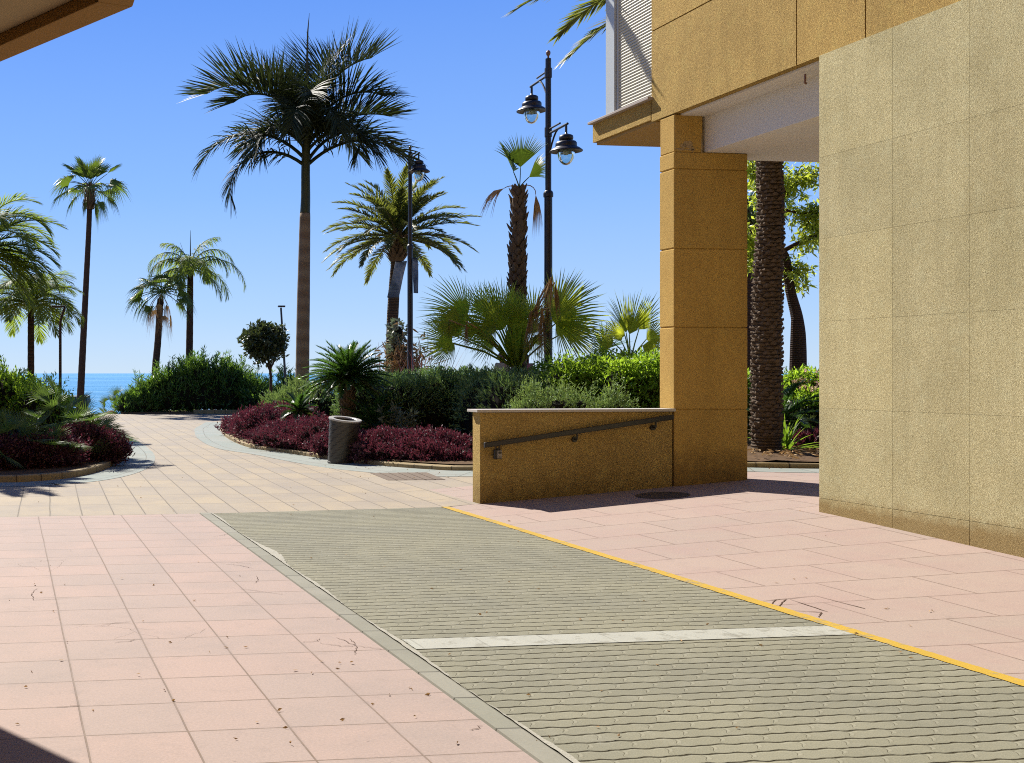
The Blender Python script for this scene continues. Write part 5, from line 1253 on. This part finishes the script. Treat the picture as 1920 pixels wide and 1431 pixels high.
# ------------------------------------------------------------------ shrubs and hedges
def shrub(name, label, cat, blobs, mat, n, L, Wd, up=0.35, rnd=0.7, lo=0.72, amp=0.15, tuft=0, corem=None, cs=0.72, group=None, extra=None, down=0.35, zmin=0.06):
    B = np.array(blobs); c = (float(B[:,0].mean()), float(B[:,1].mean()), max(0.0, float(zxy(B[:,0].mean(), B[:,1].mean()))))
    t = thing(name, label, cat, c, group=group)
    m = MB(); bush(m, blobs, n, L, Wd, up, rnd, zmin, lo, amp, tuft, down)
    if extra: extra(m)
    m.build('foliage', M[mat], t, origin=c)
    if cs:
        m = MB(); core(m, blobs, cs, 12); m.build('twig_core', M[corem or 'twig'], t, origin=c)
    return t
M['twig'] = m_plain('dark_shade_core', (0.022,0.020,0.012), 0.95, 0.1, var=0.6, scale=12, bump=1.0, bscale=25)  # near-black, so the inside of a shrub reads as shade
M['core_shade_p'] = m_plain('purple_shade_core', (0.022,0.010,0.010), 0.95, 0.1, var=0.6, scale=14, bump=1.0, bscale=25)  # same inner shade put into the colour, tinted purple
def line_blobs(pts, r, n, jit=0.15, rz=None):
    """pts: (x, y, top z) polyline -> overlapping ellipsoids reaching down to the soil"""
    out = []
    for i in range(n):
        t = (i+0.5)/n*(len(pts)-1); k = min(int(t), len(pts)-2); f = t-k
        x = pts[k][0]*(1-f)+pts[k+1][0]*f; y = pts[k][1]*(1-f)+pts[k+1][1]*f; z = pts[k][2]*(1-f)+pts[k+1][2]*f
        rr = r*random.uniform(1-jit, 1+jit); h = z*random.uniform(1-jit*0.35, 1+jit*0.2)
        out.append((x+random.uniform(-jit,jit)*r, y+random.uniform(-jit,jit)*r, h*0.45, rr, rr*0.9, h*0.55))
    return out
top = lambda px, py, Y: ((px-PX0)/F*Y, Y, H-(py-PY0)/F*Y)
# oleanders at the far side: separate shrubs
for i, (pl, n, lab) in enumerate([
   ([top(238,748,46.5), top(262,728,46.8), top(285,712,47)], 6, 'low end of the oleander row, sloping down to the sea gap'),
   ([top(290,705,47), top(318,690,47), top(345,680,47)], 6, 'mid-height oleander shrub under the paired palms'),
   ([top(350,684,47), top(372,668,47), top(400,676,47)], 6, 'tallest oleander shrub with upright shoots against the sky'),
   ([top(405,678,47), top(430,676,47), top(452,690,47)], 6, 'oleander shrub left of the small round tree'),
   ([top(455,694,47), top(475,705,46.5), top(494,718,46)], 5, 'last low oleander shrub, beside the stem of the round tree'),
   ([top(528,722,44), top(545,705,44), top(556,700,44)], 4, 'oleander shrub right of the leaning slim lamp, beside the royal palm trunk')]):
    bl = line_blobs(pl, 0.62, n, 0.12)
    def shoots(m, bl=bl, i=i):
        for k in range(9 if i != 2 else 13):
            b_ = random.choice(bl); x, y, z0 = b_[0]+random.uniform(-.5,.5), b_[1]+random.uniform(-.4,.4), b_[2]+b_[5]*0.8; hh = random.uniform(0.25,0.6)
            lean = (random.uniform(-.15,.15), random.uniform(-.1,.1)); m.tube([(x,y,z0),(x+lean[0],y+lean[1],z0+hh)], [0.012,0.006], 4)
            k_ = 26; tt = RNG.random(k_); P = np.stack([x+lean[0]*tt, y+lean[1]*tt, z0+hh*tt], 1); add_leaves(m, P, unit(rdir(k_)*np.array([1,1,0.3])+np.array([0,0,0.7])), 0.21, 0.035)
    shrub('oleander', lab, 'shrub', bl, 'oleander', 5200, 0.22, 0.042, up=0.75, rnd=0.55, lo=0.7, tuft=6, extra=shoots, group='oleanders at the far side of the paving')
# bright rounded shrub by the royal palm trunk
bl = line_blobs([top(526,728,28.5), top(560,716,28), top(590,708,27.5), top(612,716,27)], 0.62, 8, 0.1)
shrub('rosemary_bush', 'sunlit light green rounded bush in front of the royal palm trunk', 'shrub', bl, 'pale', 15000, 0.075, 0.020, up=0.55, rnd=0.5, tuft=5)
# dark hedge, clipped to a level top
for i, (x0, x1, ty, Yh, lab) in enumerate([(668,790,699,24.5,'dark juniper hedge section behind the cycad, clipped level'), (790,910,693,24.5,'dark juniper hedge section in the middle, with a lit flat top'), (905,1052,694,21.6,'dark juniper hedge section under the big fan palm, ending at the street lamp')]):
    bl = []
    for k in range(9):
        px = x0+(x1-x0)*(k+0.5)/9; x, y, z = top(px, ty+random.uniform(-2,2), Yh)
        for dy in (-0.9, 0.1, 1.1): bl.append((x+random.uniform(-.1,.1), y+dy, z*0.46, 0.5, 0.62, z*0.55*random.uniform(0.97,1.02)))
    shrub('juniper_hedge', lab, 'hedge', bl, 'juniper', 26000, 0.085, 0.020, up=0.5, rnd=0.55, lo=0.8, amp=0.07, tuft=5, group='sections of the juniper hedge')
# bright green hedges to the right
bl = []
for k in range(9):
    x, y, z = top(1050+ (1150-1050)*k/8, 674+random.uniform(-3,3), 20.6); bl += [(x,y,z*0.5,0.42,0.55,z*0.52),(x,y+0.9,z*0.5,0.42,0.55,z*0.52)]
shrub('pittosporum_hedge', 'bright green leafy hedge with a few pale flowers, right of the tall street lamp', 'hedge', bl, 'bright', 21000, 0.075, 0.032, up=0.4, rnd=0.8, lo=0.78, amp=0.1, tuft=4)
bl = []
for k in range(8):
    x, y, z = top(1152+(1262-1152)*k/7, 668+random.uniform(-3,3), 20.2); bl += [(x,y,z*0.5,0.42,0.55,z*0.52),(x,y+0.9,z*0.5,0.42,0.55,z*0.52)]
shrub('pittosporum_hedge', 'bright green leafy hedge touching the pillar, above the coping', 'hedge', bl, 'bright', 19000, 0.075, 0.032, up=0.4, rnd=0.8, lo=0.78, amp=0.1, tuft=4)
def flowers(n, box, lab, name='flower_heads'):
    m = MB(); x0,x1,y0,y1,z0,z1 = box
    for k in range(n):
        c = np.array((random.uniform(x0,x1), random.uniform(y0,y1), random.uniform(z0,z1))); kk = 16
        add_leaves(m, c+RNG.normal(size=(kk,3))*0.022, rdir(kk)+np.array([0,-0.3,0.5]), 0.032, 0.026)
    return m
# pale shrubs just over the coping
for (pl, r, n, lab) in [([top(985,735,18.2), top(1010,722,18.3)], 0.36, 3, 'fine-leaved grey-green bush just above the coping, left one'), ([top(1035,728,18.0), top(1075,722,18.0), top(1100,730,18.0)], 0.36, 5, 'fine-leaved grey-green bush lit by the sun, above the middle of the coping'), ([top(1118,738,17.8), top(1145,730,17.8), top(1165,742,17.8)], 0.32, 4, 'grey-green bush beside the strap leaves, above the coping')]:
    bl = line_blobs(pl, r, n*2, 0.15)
    shrub('rosemary_bush', lab, 'shrub', bl, 'pale', 9000, 0.045, 0.014, up=0.5, rnd=0.6, tuft=5, amp=0.2)
b = base_of(1195, 17.3, 0.2); t = thing('lily_clump', 'clump of yellow-green strap leaves between the coping and the pillar', 'plant', b)
m = MB(); swords(m, (b[0],b[1],b[2]), 44, 1.05, 0.035, (35,88), 60); swords(m, (b[0]+0.3,b[1]+0.1,b[2]), 36, 0.95, 0.035, (35,88), 60); m.build('leaves', M['yucca'], t, origin=b)
# purple bed
def purple(lab, pl, r, n, cnt, L=0.05, group='purple-leaved shrubs edging the bed', jit=0.18):
    bl = line_blobs(pl, r, n, jit)
    return shrub('purple_shrub', lab, 'shrub', bl, 'purple', cnt, L, L*0.42, up=0.45, rnd=0.75, lo=0.7, amp=0.2, tuft=4, corem='core_shade_p', group=None, down=0.6)
purple('deep red-purple shrub at the rounded far tip of the bed, nearest the open paving', [top(445,778,30.5), top(462,772,29), top(490,772,27)], 0.5, 6, 12000, 0.06)
purple('tall red-purple shrub mass in front of the light green bush', [top(470,765,27.5), top(510,757,27), top(548,758,26.5), top(590,768,26)], 0.5, 8, 16000, 0.06)
purple('red-purple shrub between kerb and light green bush, left of the litter bin', [top(500,796,25.2), top(550,787,23.9), top(606,784,22.9)], 0.46, 8, 19000)
purple('purple shrub right behind the litter bin', [top(612,808,21.9), top(655,803,21.4), top(690,802,21.2)], 0.38, 5, 12000)
purple('purple shrub right of the litter bin, with scattered bright red tips', [top(690,822,20.5), top(725,804,20.2), top(765,800,20.0)], 0.52, 7, 19000)
purple('dark purple shrub at the corner behind the low wall, in shade', [top(775,804,19.7), top(815,810,19.4), top(850,818,19.2)], 0.50, 8, 21000)
purple('last purple shrub hidden mostly behind the end of the low wall', [top(855,822,19.0), top(900,824,18.8), top(935,826,18.7)], 0.46, 7, 13000)
purple('small purple seedling on the kerb beside the litter bin', [top(722,872,20.6), top(728,872,20.6)], 0.10, 2, 600, 0.035)
# left bed
bl = [(*top(10,708,22.5)[:2],0.85,0.75,0.7,0.95),(*top(70,735,22)[:2],0.75,0.7,0.6,0.75),(*top(-40,700,23)[:2],0.9,0.8,0.8,0.95),(*top(45,715,24)[:2],0.8,0.6,0.6,0.8),(*top(-90,720,22)[:2],0.8,0.8,0.8,0.9),(*top(100,745,23)[:2],0.6,0.5,0.5,0.65)]
def shoots2(m):
    for k in range(34):
        x, y, z = top(random.uniform(-20,110), 0, 22.5); z0 = 1.25-0.0035*max(0,(PX0+F*x/y)-20); hh = random.uniform(0.2,0.42); kk = 22
        tt = RNG.random(kk); lean = (random.uniform(-.1,.1), random.uniform(-.1,.1)); m.tube([(x,y,z0-0.2),(x+lean[0],y+lean[1],z0+hh)], [0.008,0.004], 4)
        P = np.stack([x+lean[0]*tt, y+lean[1]*tt, z0+hh*tt], 1); add_leaves(m, P, unit(rdir(kk)*np.array([1,1,0.3])+np.array([0,0,1.0])), 0.09, 0.016)
shrub('green_shrub', 'tall fine-leaved green shrub with upright tips, filling the left edge', 'shrub', bl, 'bright', 30000, 0.075, 0.024, up=0.7, rnd=0.55, lo=0.7, amp=0.16, tuft=5, extra=shoots2)
purple('dark purple shrub mass in full shade along the yellow kerb', [(-3.4,18.3,0.95), top(20,815,18.6), top(70,815,19.0), top(110,812,19.4)], 0.5, 10, 20000, 0.055)
purple('purple shrub at the sunlit tip of the left bed, spilling over the kerb', [top(120,802,20.0), top(160,797,20.3), top(190,803,20.3), top(212,822,20.3)], 0.38, 8, 22000, 0.05)
purple('purple shrub behind the leaning dwarf fan palm', [top(115,796,23.0), top(150,792,24.0), top(165,792,27)], 0.45, 6, 9000, 0.055)
# dry climber round the date palm foot, flax
Y = 31.0; c0 = P3(745,640,Y)
bl = [(c0[0],Y,P3(0,625,Y)[2],0.24,0.3,0.32),(c0[0]-0.02,Y,P3(0,655,Y)[2],0.28,0.3,0.4),(c0[0]+0.1,Y,P3(0,690,Y)[2],0.35,0.35,0.55),(c0[0]-0.15,Y,1.1,0.4,0.4,0.8),(c0[0]+0.2,Y,0.6,0.5,0.5,0.6)]
def dry(m):
    P = RNG.normal(size=(500,3))*np.array([0.25,0.15,0.35])+np.array([c0[0]+0.05,Y-0.3,1.95])
shrub('climbing_shrub', 'grey leafy climber smothering the foot of the date palm beside the banner lamp', 'shrub', bl, 'greyleaf', 2600, 0.11, 0.075, up=0.0, rnd=1.0, lo=0.5, amp=0.2, down=1.0, cs=0.6)
b = (c0[0]+0.15, Y-0.35, 0.1); t = thing('dry_leaf_heap', 'tangle of brown withered leaves and stalks below the grey climber', 'dead leaves', b)
m = MB()
A = RNG.normal(size=(420,3))*np.array([0.32,0.15,0.42])+np.array([c0[0]+0.15,Y-0.35,1.75]); add_leaves(m, A, RNG.normal(size=A.shape)+np.array([0,0,-0.8]), 0.30, 0.05)
for k in range(60):
    p = Vector((c0[0]+random.gauss(0.15,0.35), Y-0.4, random.uniform(1.3,2.2))); d_ = Vector((random.gauss(0,1),random.gauss(0,.3),random.gauss(0.4,1))).normalized(); m.tube([tuple(p), tuple(p+d_*0.25+Vector((.03,0,0))), tuple(p+d_*0.5)], [0.012,0.010,0.006], 4)
m.tube([(b[0],b[1],0.1),(b[0],b[1],1.4)],[0.05,0.03],6)
m.build('leaves', M['dead'], t, origin=b)
for i, (px, Yf, n, lab) in enumerate([(778,27.2,24,'dark red flax with stiff upright blades, right of the banner lamp'), (812,27.0,30,'red flax with blades splayed to the right, left of the big fan palm'), (712,27.5,9,'few thin reddish blades rising behind the cycad')]):
    b = base_of(px, Yf, 0.1); t = thing('flax_plant', lab, 'plant', b); m = MB()
    swords(m, (b[0],b[1],0.25), n, 2.05 if i < 2 else 2.0, 0.045, (55,88), 18); swords(m, (b[0]+0.1,b[1],0.25), n//2, 1.75, 0.04, (48,80), 22); m.build('leaves', M['flax'], t, origin=b)
# grey herb by the purple shrubs
for i, (px, py, Yf, lab) in enumerate([(758,772,21.6,'pale silvery herb sprig rising from the purple shrubs right of the bin'), (730,760,21.9,'silvery leafy stems in the shade under the juniper hedge')]):
    b = base_of(px, Yf, 0.1); t = thing('silver_herb', lab, 'plant', b); m = MB(); zt_ = H-(py-PY0)/F*Yf
    for k in range(5):
        x1 = b[0]+random.uniform(-.25,.25); m.tube([b,(b[0]*0.4+x1*0.6,Yf,zt_*0.6),(x1,Yf+random.uniform(-.1,.1),zt_*random.uniform(0.85,1.0))],[0.01,0.008,0.004],4)
        kk = 40; tt = 0.45+0.55*RNG.random(kk); P = np.stack([b[0]+(x1-b[0])*tt, np.full(kk,Yf), 0.1+(zt_-0.1)*tt*0.95],1); add_leaves(m, P, unit(rdir(kk)+np.array([0,0,0.7])), 0.13, 0.035)
    m.build('leaves', M['greyleaf'], t, origin=b)
# gap planting
bl = []
for (px, py, Yg, r) in ((1478,705,20.6,0.36),(1505,697,20.6,0.40),(1530,700,20.6,0.40),(1560,700,20.6,0.4),(1600,702,20.6,0.42),(1470,735,20.2,0.3),(1520,730,20.1,0.4),(1560,735,20.1,0.4)):
    x, y, z = top(px, py, Yg); bl.append((x,y,z*0.62,r,r,z*0.40))
def fl(m): pass
ft = shrub('flowering_shrub', 'bright green shrub dotted with pale pink flower heads, right of the thick palm trunk', 'shrub', bl, 'bright', 16000, 0.085, 0.032, up=0.3, rnd=0.8, lo=0.72, tuft=4, zmin=0.4)
m = MB()
P, N = blob_pts(60, bl, 0.98, 0.12, 1.0)
for p in P:
    if p[1] > 20.6: continue
    m = MB(); kk = 20; add_leaves(m, p+RNG.normal(size=(kk,3))*0.025, rdir(kk)+np.array([0,-0.4,0.5]), 0.04, 0.034); m.build('flower_head', M['flower'], ft, origin=tuple(ft.location))
bl = []
for (px, py, Yg, r) in ((1396,700,21,0.36),(1412,705,21,0.36),(1380,705,21,0.36)):
    x, y, z = top(px, py, Yg); bl.append((x,y,z*0.6,r,r,z*0.45))
shrub('green_shrub', 'narrow bright shrub between the pillar and the thick palm trunk', 'shrub', bl, 'bright', 7000, 0.08, 0.03, up=0.35, rnd=0.8, tuft=4, zmin=0.4)
bl = []
for (px, py, Yg, r) in ((1500,760,19.9,0.35),(1535,755,19.9,0.4),(1570,760,19.9,0.4),(1600,770,19.9,0.4)):
    x, y, z = top(px, py, Yg); bl.append((x,y,z*0.5,r,r,z*0.5))
shrub('dark_shrub', 'low dark undergrowth below the flowering shrub', 'shrub', bl, 'dark', 6000, 0.09, 0.035, up=0.4, rnd=0.8, tuft=4, zmin=0.3)
bl = []
for (px, py, Yg, r) in ((1518,812,18.3,0.22),(1540,806,18.3,0.24),(1565,808,18.3,0.24)):
    x, y, z = top(px, py, Yg); bl.append((x,y,0.35+(z-0.35)*0.5,r,r,(z-0.35)*0.6))
shrub('purple_shrub', 'low purple-leaved plant on the soil by the edge of the granite wall', 'shrub', bl, 'purple', 2600, 0.09, 0.025, up=0.6, rnd=0.6, tuft=6, corem='core_shade_p', zmin=0.35)
b = base_of(1472, 17.9, 0.40); t = thing('yucca', 'small bright green yucca with upright blades at the foot of the thick palm trunk', 'yucca', b)
m = MB(); swords(m, b, 30, 0.62, 0.05, (30,86), 22); swords(m, b, 14, 0.7, 0.04, (8,30), 20); m.build('leaves', M['yucca'], t, origin=b)
# hedge seen low between the beds
bl = line_blobs([top(700,745,23.2), top(760,735,23.2), top(830,730,23.0), top(900,730,23.0), top(980,725,22.5)], 0.5, 12, 0.12)
# leaf litter on the paving
m = MB(); P = []
spots = [(1510,955),(1560,1010),(1720,1180),(1660,1140),(1735,1150),(1590,960),(1075,1160),(900,1150),(1240,1330),(760,1290),(735,1302),(640,1350),(490,1355),(440,1392),(460,1085),(100,1060),(220,1090),(370,1055),(375,1130),(275,1170),(620,1240),(560,1260),(330,1310),(120,1236),(250,938),(700,925),(560,915),(480,935),(380,905),(330,960),(1500,1085),(1610,1185),(1700,1230),(1130,1300),(1020,1380),(420,780),(430,815),(350,788),(395,800),(270,900)]
for (x, y) in spots:
    for _ in range(random.choice((1,1,2))):
        g = G(x+random.uniform(-14,14), y+random.uniform(-5,5)); P.append((g[0],g[1],g[2]+0.008))
for _ in range(90):
    g = G(random.uniform(10,1500), 800+600*random.random()**1.3); P.append((g[0],g[1],g[2]+0.008))
for _ in range(60): 
    g = G(random.uniform(600,900), random.uniform(872,900)); P.append((g[0],g[1],g[2]+0.008))
P = np.array(P); D = RNG.normal(size=P.shape)*np.array([1,1,0.12]); add_leaves(m, P, D, 0.028, 0.012, fold=0.15)
tag(m.build('fallen_leaves', M['dead']), 'scattered small dry leaves on the paving', 'leaf litter', kind='stuff')
# litter on the soil
m = MB(); P = np.stack([RNG.uniform(8.2,11.5,600), RNG.uniform(16.2,18.6,600), np.full(600,0.0)],1)
for p in P: p[2] = zxy(p[0], p[1])+0.15+random.uniform(0,0.03)
add_leaves(m, P, RNG.normal(size=P.shape)*np.array([1,1,0.2]), 0.09, 0.035, fold=0.1)
tag(m.build('bark_mulch', M['dead']), 'dry leaf and bark mulch on the soil', 'mulch', kind='stuff')

# ------------------------------------------------------------------ people behind the palm
def person(label, px, pytop, Y, hair, cloth, trousers, face_az, hood_len, seed, glasses=False, ponytail=False, lean=0.0):
    top_ = at(px, pytop, Y); z0 = 0.45; h = top_.z-z0; s = h/1.68
    t = thing('person', label, 'person', (top_.x, Y, z0)); ca, sa = math.cos(R(face_az)), math.sin(R(face_az))
    def T_(x, y, z):   # x: forward, y: to the person's left
        return ((x*ca-y*sa)*s, (x*sa+y*ca)*s, z*s)
    J = {'pelvis':(0,0,0.92),'waist':(0.01,0,1.08),'chest':(0.0,0,1.27),'neck':(0.0,0,1.42),'nk2':(0.02,0,1.50),'head':(0.03,0,1.58),'crown':(0.02,0,1.64),
         'hl':(0,0.09,0.88),'kl':(0.05,0.10,0.48),'al':(0.0,0.10,0.08),'tl':(0.15,0.11,0.03),'hr':(0,-0.09,0.88),'kr':(0.10,-0.10,0.49),'ar':(-0.02,-0.10,0.10),'tr':(0.12,-0.11,0.03),
         'sl':(0,0.16,1.38),'el':(-0.02,0.22,1.10),'wl':(0.08,0.22,0.86),'gl':(0.11,0.21,0.78),'sr':(0,-0.16,1.38),'er':(0.0,-0.23,1.11),'wr':(0.14,-0.20,0.92),'gr':(0.20,-0.18,0.86)}
    Rd = {'pelvis':.145,'waist':.115,'chest':.135,'neck':.055,'nk2':.055,'head':.088,'crown':.070,'hl':.10,'kl':.06,'al':.04,'tl':.03,'hr':.10,'kr':.06,'ar':.04,'tr':.03,'sl':.058,'el':.040,'wl':.028,'gl':.028,'sr':.058,'er':.040,'wr':.028,'gr':.028}
    E = [('pelvis','waist'),('waist','chest'),('chest','neck'),('neck','nk2'),('nk2','head'),('head','crown'),('pelvis','hl'),('hl','kl'),('kl','al'),('al','tl'),('pelvis','hr'),('hr','kr'),('kr','ar'),('ar','tr'),('chest','sl'),('sl','el'),('el','wl'),('wl','gl'),('chest','sr'),('sr','er'),('er','wr'),('wr','gr')]
    # five fingers on each hand
    for sd_, w in (('l','gl'),('r','gr')):
        for f in range(5):
            base = J[w]; sg = 1 if sd_ == 'l' else -1
            k1 = f'{sd_}f{f}a'; k2 = f'{sd_}f{f}b'; yy = (f-1.5)*0.017
            if f == 4: J[k1] = (base[0]+0.035, base[1]-0.02*sg, base[2]+0.03); J[k2] = (base[0]+0.055, base[1]-0.02*sg, base[2]-0.005)
            else: J[k1] = (base[0]+0.02+yy, base[1], base[2]-0.045); J[k2] = (base[0]+0.045+yy*0.6, base[1]-0.005*sg, base[2]-0.085-0.004*(f == 1))
            Rd[k1] = 0.010; Rd[k2] = 0.0085; E += [(w,k1),(k1,k2)]
    def skin(keys, edges, mat, name, grow=0.0, root='pelvis'):
        me = bpy.data.meshes.new(name); idx = {k: i for i, k in enumerate(keys)}
        me.from_pydata([T_(*J[k]) for k in keys], [(idx[a], idx[b]) for a, b in edges if a in idx and b in idx], [])
        me.materials.append(M[mat]); o = bpy.data.objects.new(name, me); COL.objects.link(o); o.parent = t
        mo = o.modifiers.new('skin', 'SKIN'); mo.use_smooth_shade = True
        for k, i in idx.items():
            r = (Rd[k]+grow)*s; me.skin_vertices[0].data[i].radius = (r, r); me.skin_vertices[0].data[i].use_root = (k == root)
        sb = o.modifiers.new('sub', 'SUBSURF'); sb.levels = sb.render_levels = 2
        return o
    skin(list(J), E, 'skin', 'body')
    skin(['pelvis','waist','chest','neck','sl','el','sr','er'], E, cloth, 'top', 0.014, 'pelvis')
    skin(['pelvis','hl','kl','al','hr','kr','ar'], E, trousers, 'trousers', 0.014)
    # hair: a cap and a fall of hair as smooth shells
    m = MB(); V = []; n = 18
    prof = [(0.0,1.705),(0.055,1.695),(0.088,1.665),(0.104,1.62),(0.108,1.57),(0.106,1.52),(0.10,1.46),(0.085,1.40),(0.07,hood_len)]
    for (r, z) in prof:
        for i in range(n):
            a = 2*math.pi*i/n; fr_ = math.cos(a); rr = r*(1.0+0.04*math.sin(5*a+z*20))
            x = rr*math.cos(a)+0.012
            if fr_ > 0.35 and z < 1.64: x = min(x, 0.045); 
            y = rr*0.88*math.sin(a)
            if fr_ > 0.35 and z < 1.64: y *= 1.02
            if z < 1.50: x = min(x, 0.0)-0.015
            V.append(T_(x-0.0, y, z))
    m.add(V, [(k*n+i, k*n+(i+1)%n, (k+1)*n+(i+1)%n, (k+1)*n+i) for k in range(len(prof)-1) for i in range(n)])
    if ponytail: m.tube([T_(-0.07,0,1.60), T_(-0.14,0,1.61), T_(-0.20,0,1.54), T_(-0.21,0,1.42)], [0.03*s,0.04*s,0.032*s,0.01*s], 8)
    m.build('hair', M[hair], t, smooth=True)
    # face
    m = MB(); m.tube([T_(0.118,0,1.585), T_(0.142,0,1.555), T_(0.118,0,1.548)], [0.008*s,0.014*s,0.012*s], 6)
    m.build('nose', M['skin'], t, smooth=True)
    for sg in (-1,1):
        m = MB(); m.lathe([(0,0.03*s),(0.008*s,0.02*s),(0.01*s,0),(0.006*s,-0.025*s),(0,-0.03*s)], T_(0.025,0.088*sg,1.56), 8); m.build('ear', M['skin'], t, smooth=True)
    for sg in (-1,1):
        m = MB(); m.lathe([(0,0.012*s),(0.012*s,0),(0,-0.012*s)], T_(0.104,0.032*sg,1.588), 8); m.build('eye', M['white'], t, smooth=True)
    m = MB(); m.tube([T_(0.112,-0.022,1.520), T_(0.118,0,1.519), T_(0.112,0.022,1.520)], [0.004*s,0.008*s,0.004*s], 6); m.build('mouth', M['pinkc'], t)
    if glasses:
        m = MB()
        for sg in (-1,1): m.tube([T_(0.118,0.034*sg,1.59), T_(0.126,0.034*sg,1.588)], 0.026*s, 10); m.tube([T_(0.12,0.055*sg,1.595), T_(0.02,0.092*sg,1.59)], 0.004*s, 4)
        m.tube([T_(0.124,-0.02,1.593), T_(0.124,0.02,1.593)], 0.004*s, 4); m.build('sunglasses', M['black'], t)
    return t
person('woman with long brown hair, sunglasses and cream top, behind the fan palm stem', 941, 662.5, 30.0, 'hairb', 'cream', 'denim', 215, 1.22, 1, glasses=True)
person('woman with tied black hair and a pink top, seen right of the fan palm stem', 985, 664.5, 30.2, 'hairk', 'pinkc', 'denim', 235, 1.45, 2, ponytail=True)
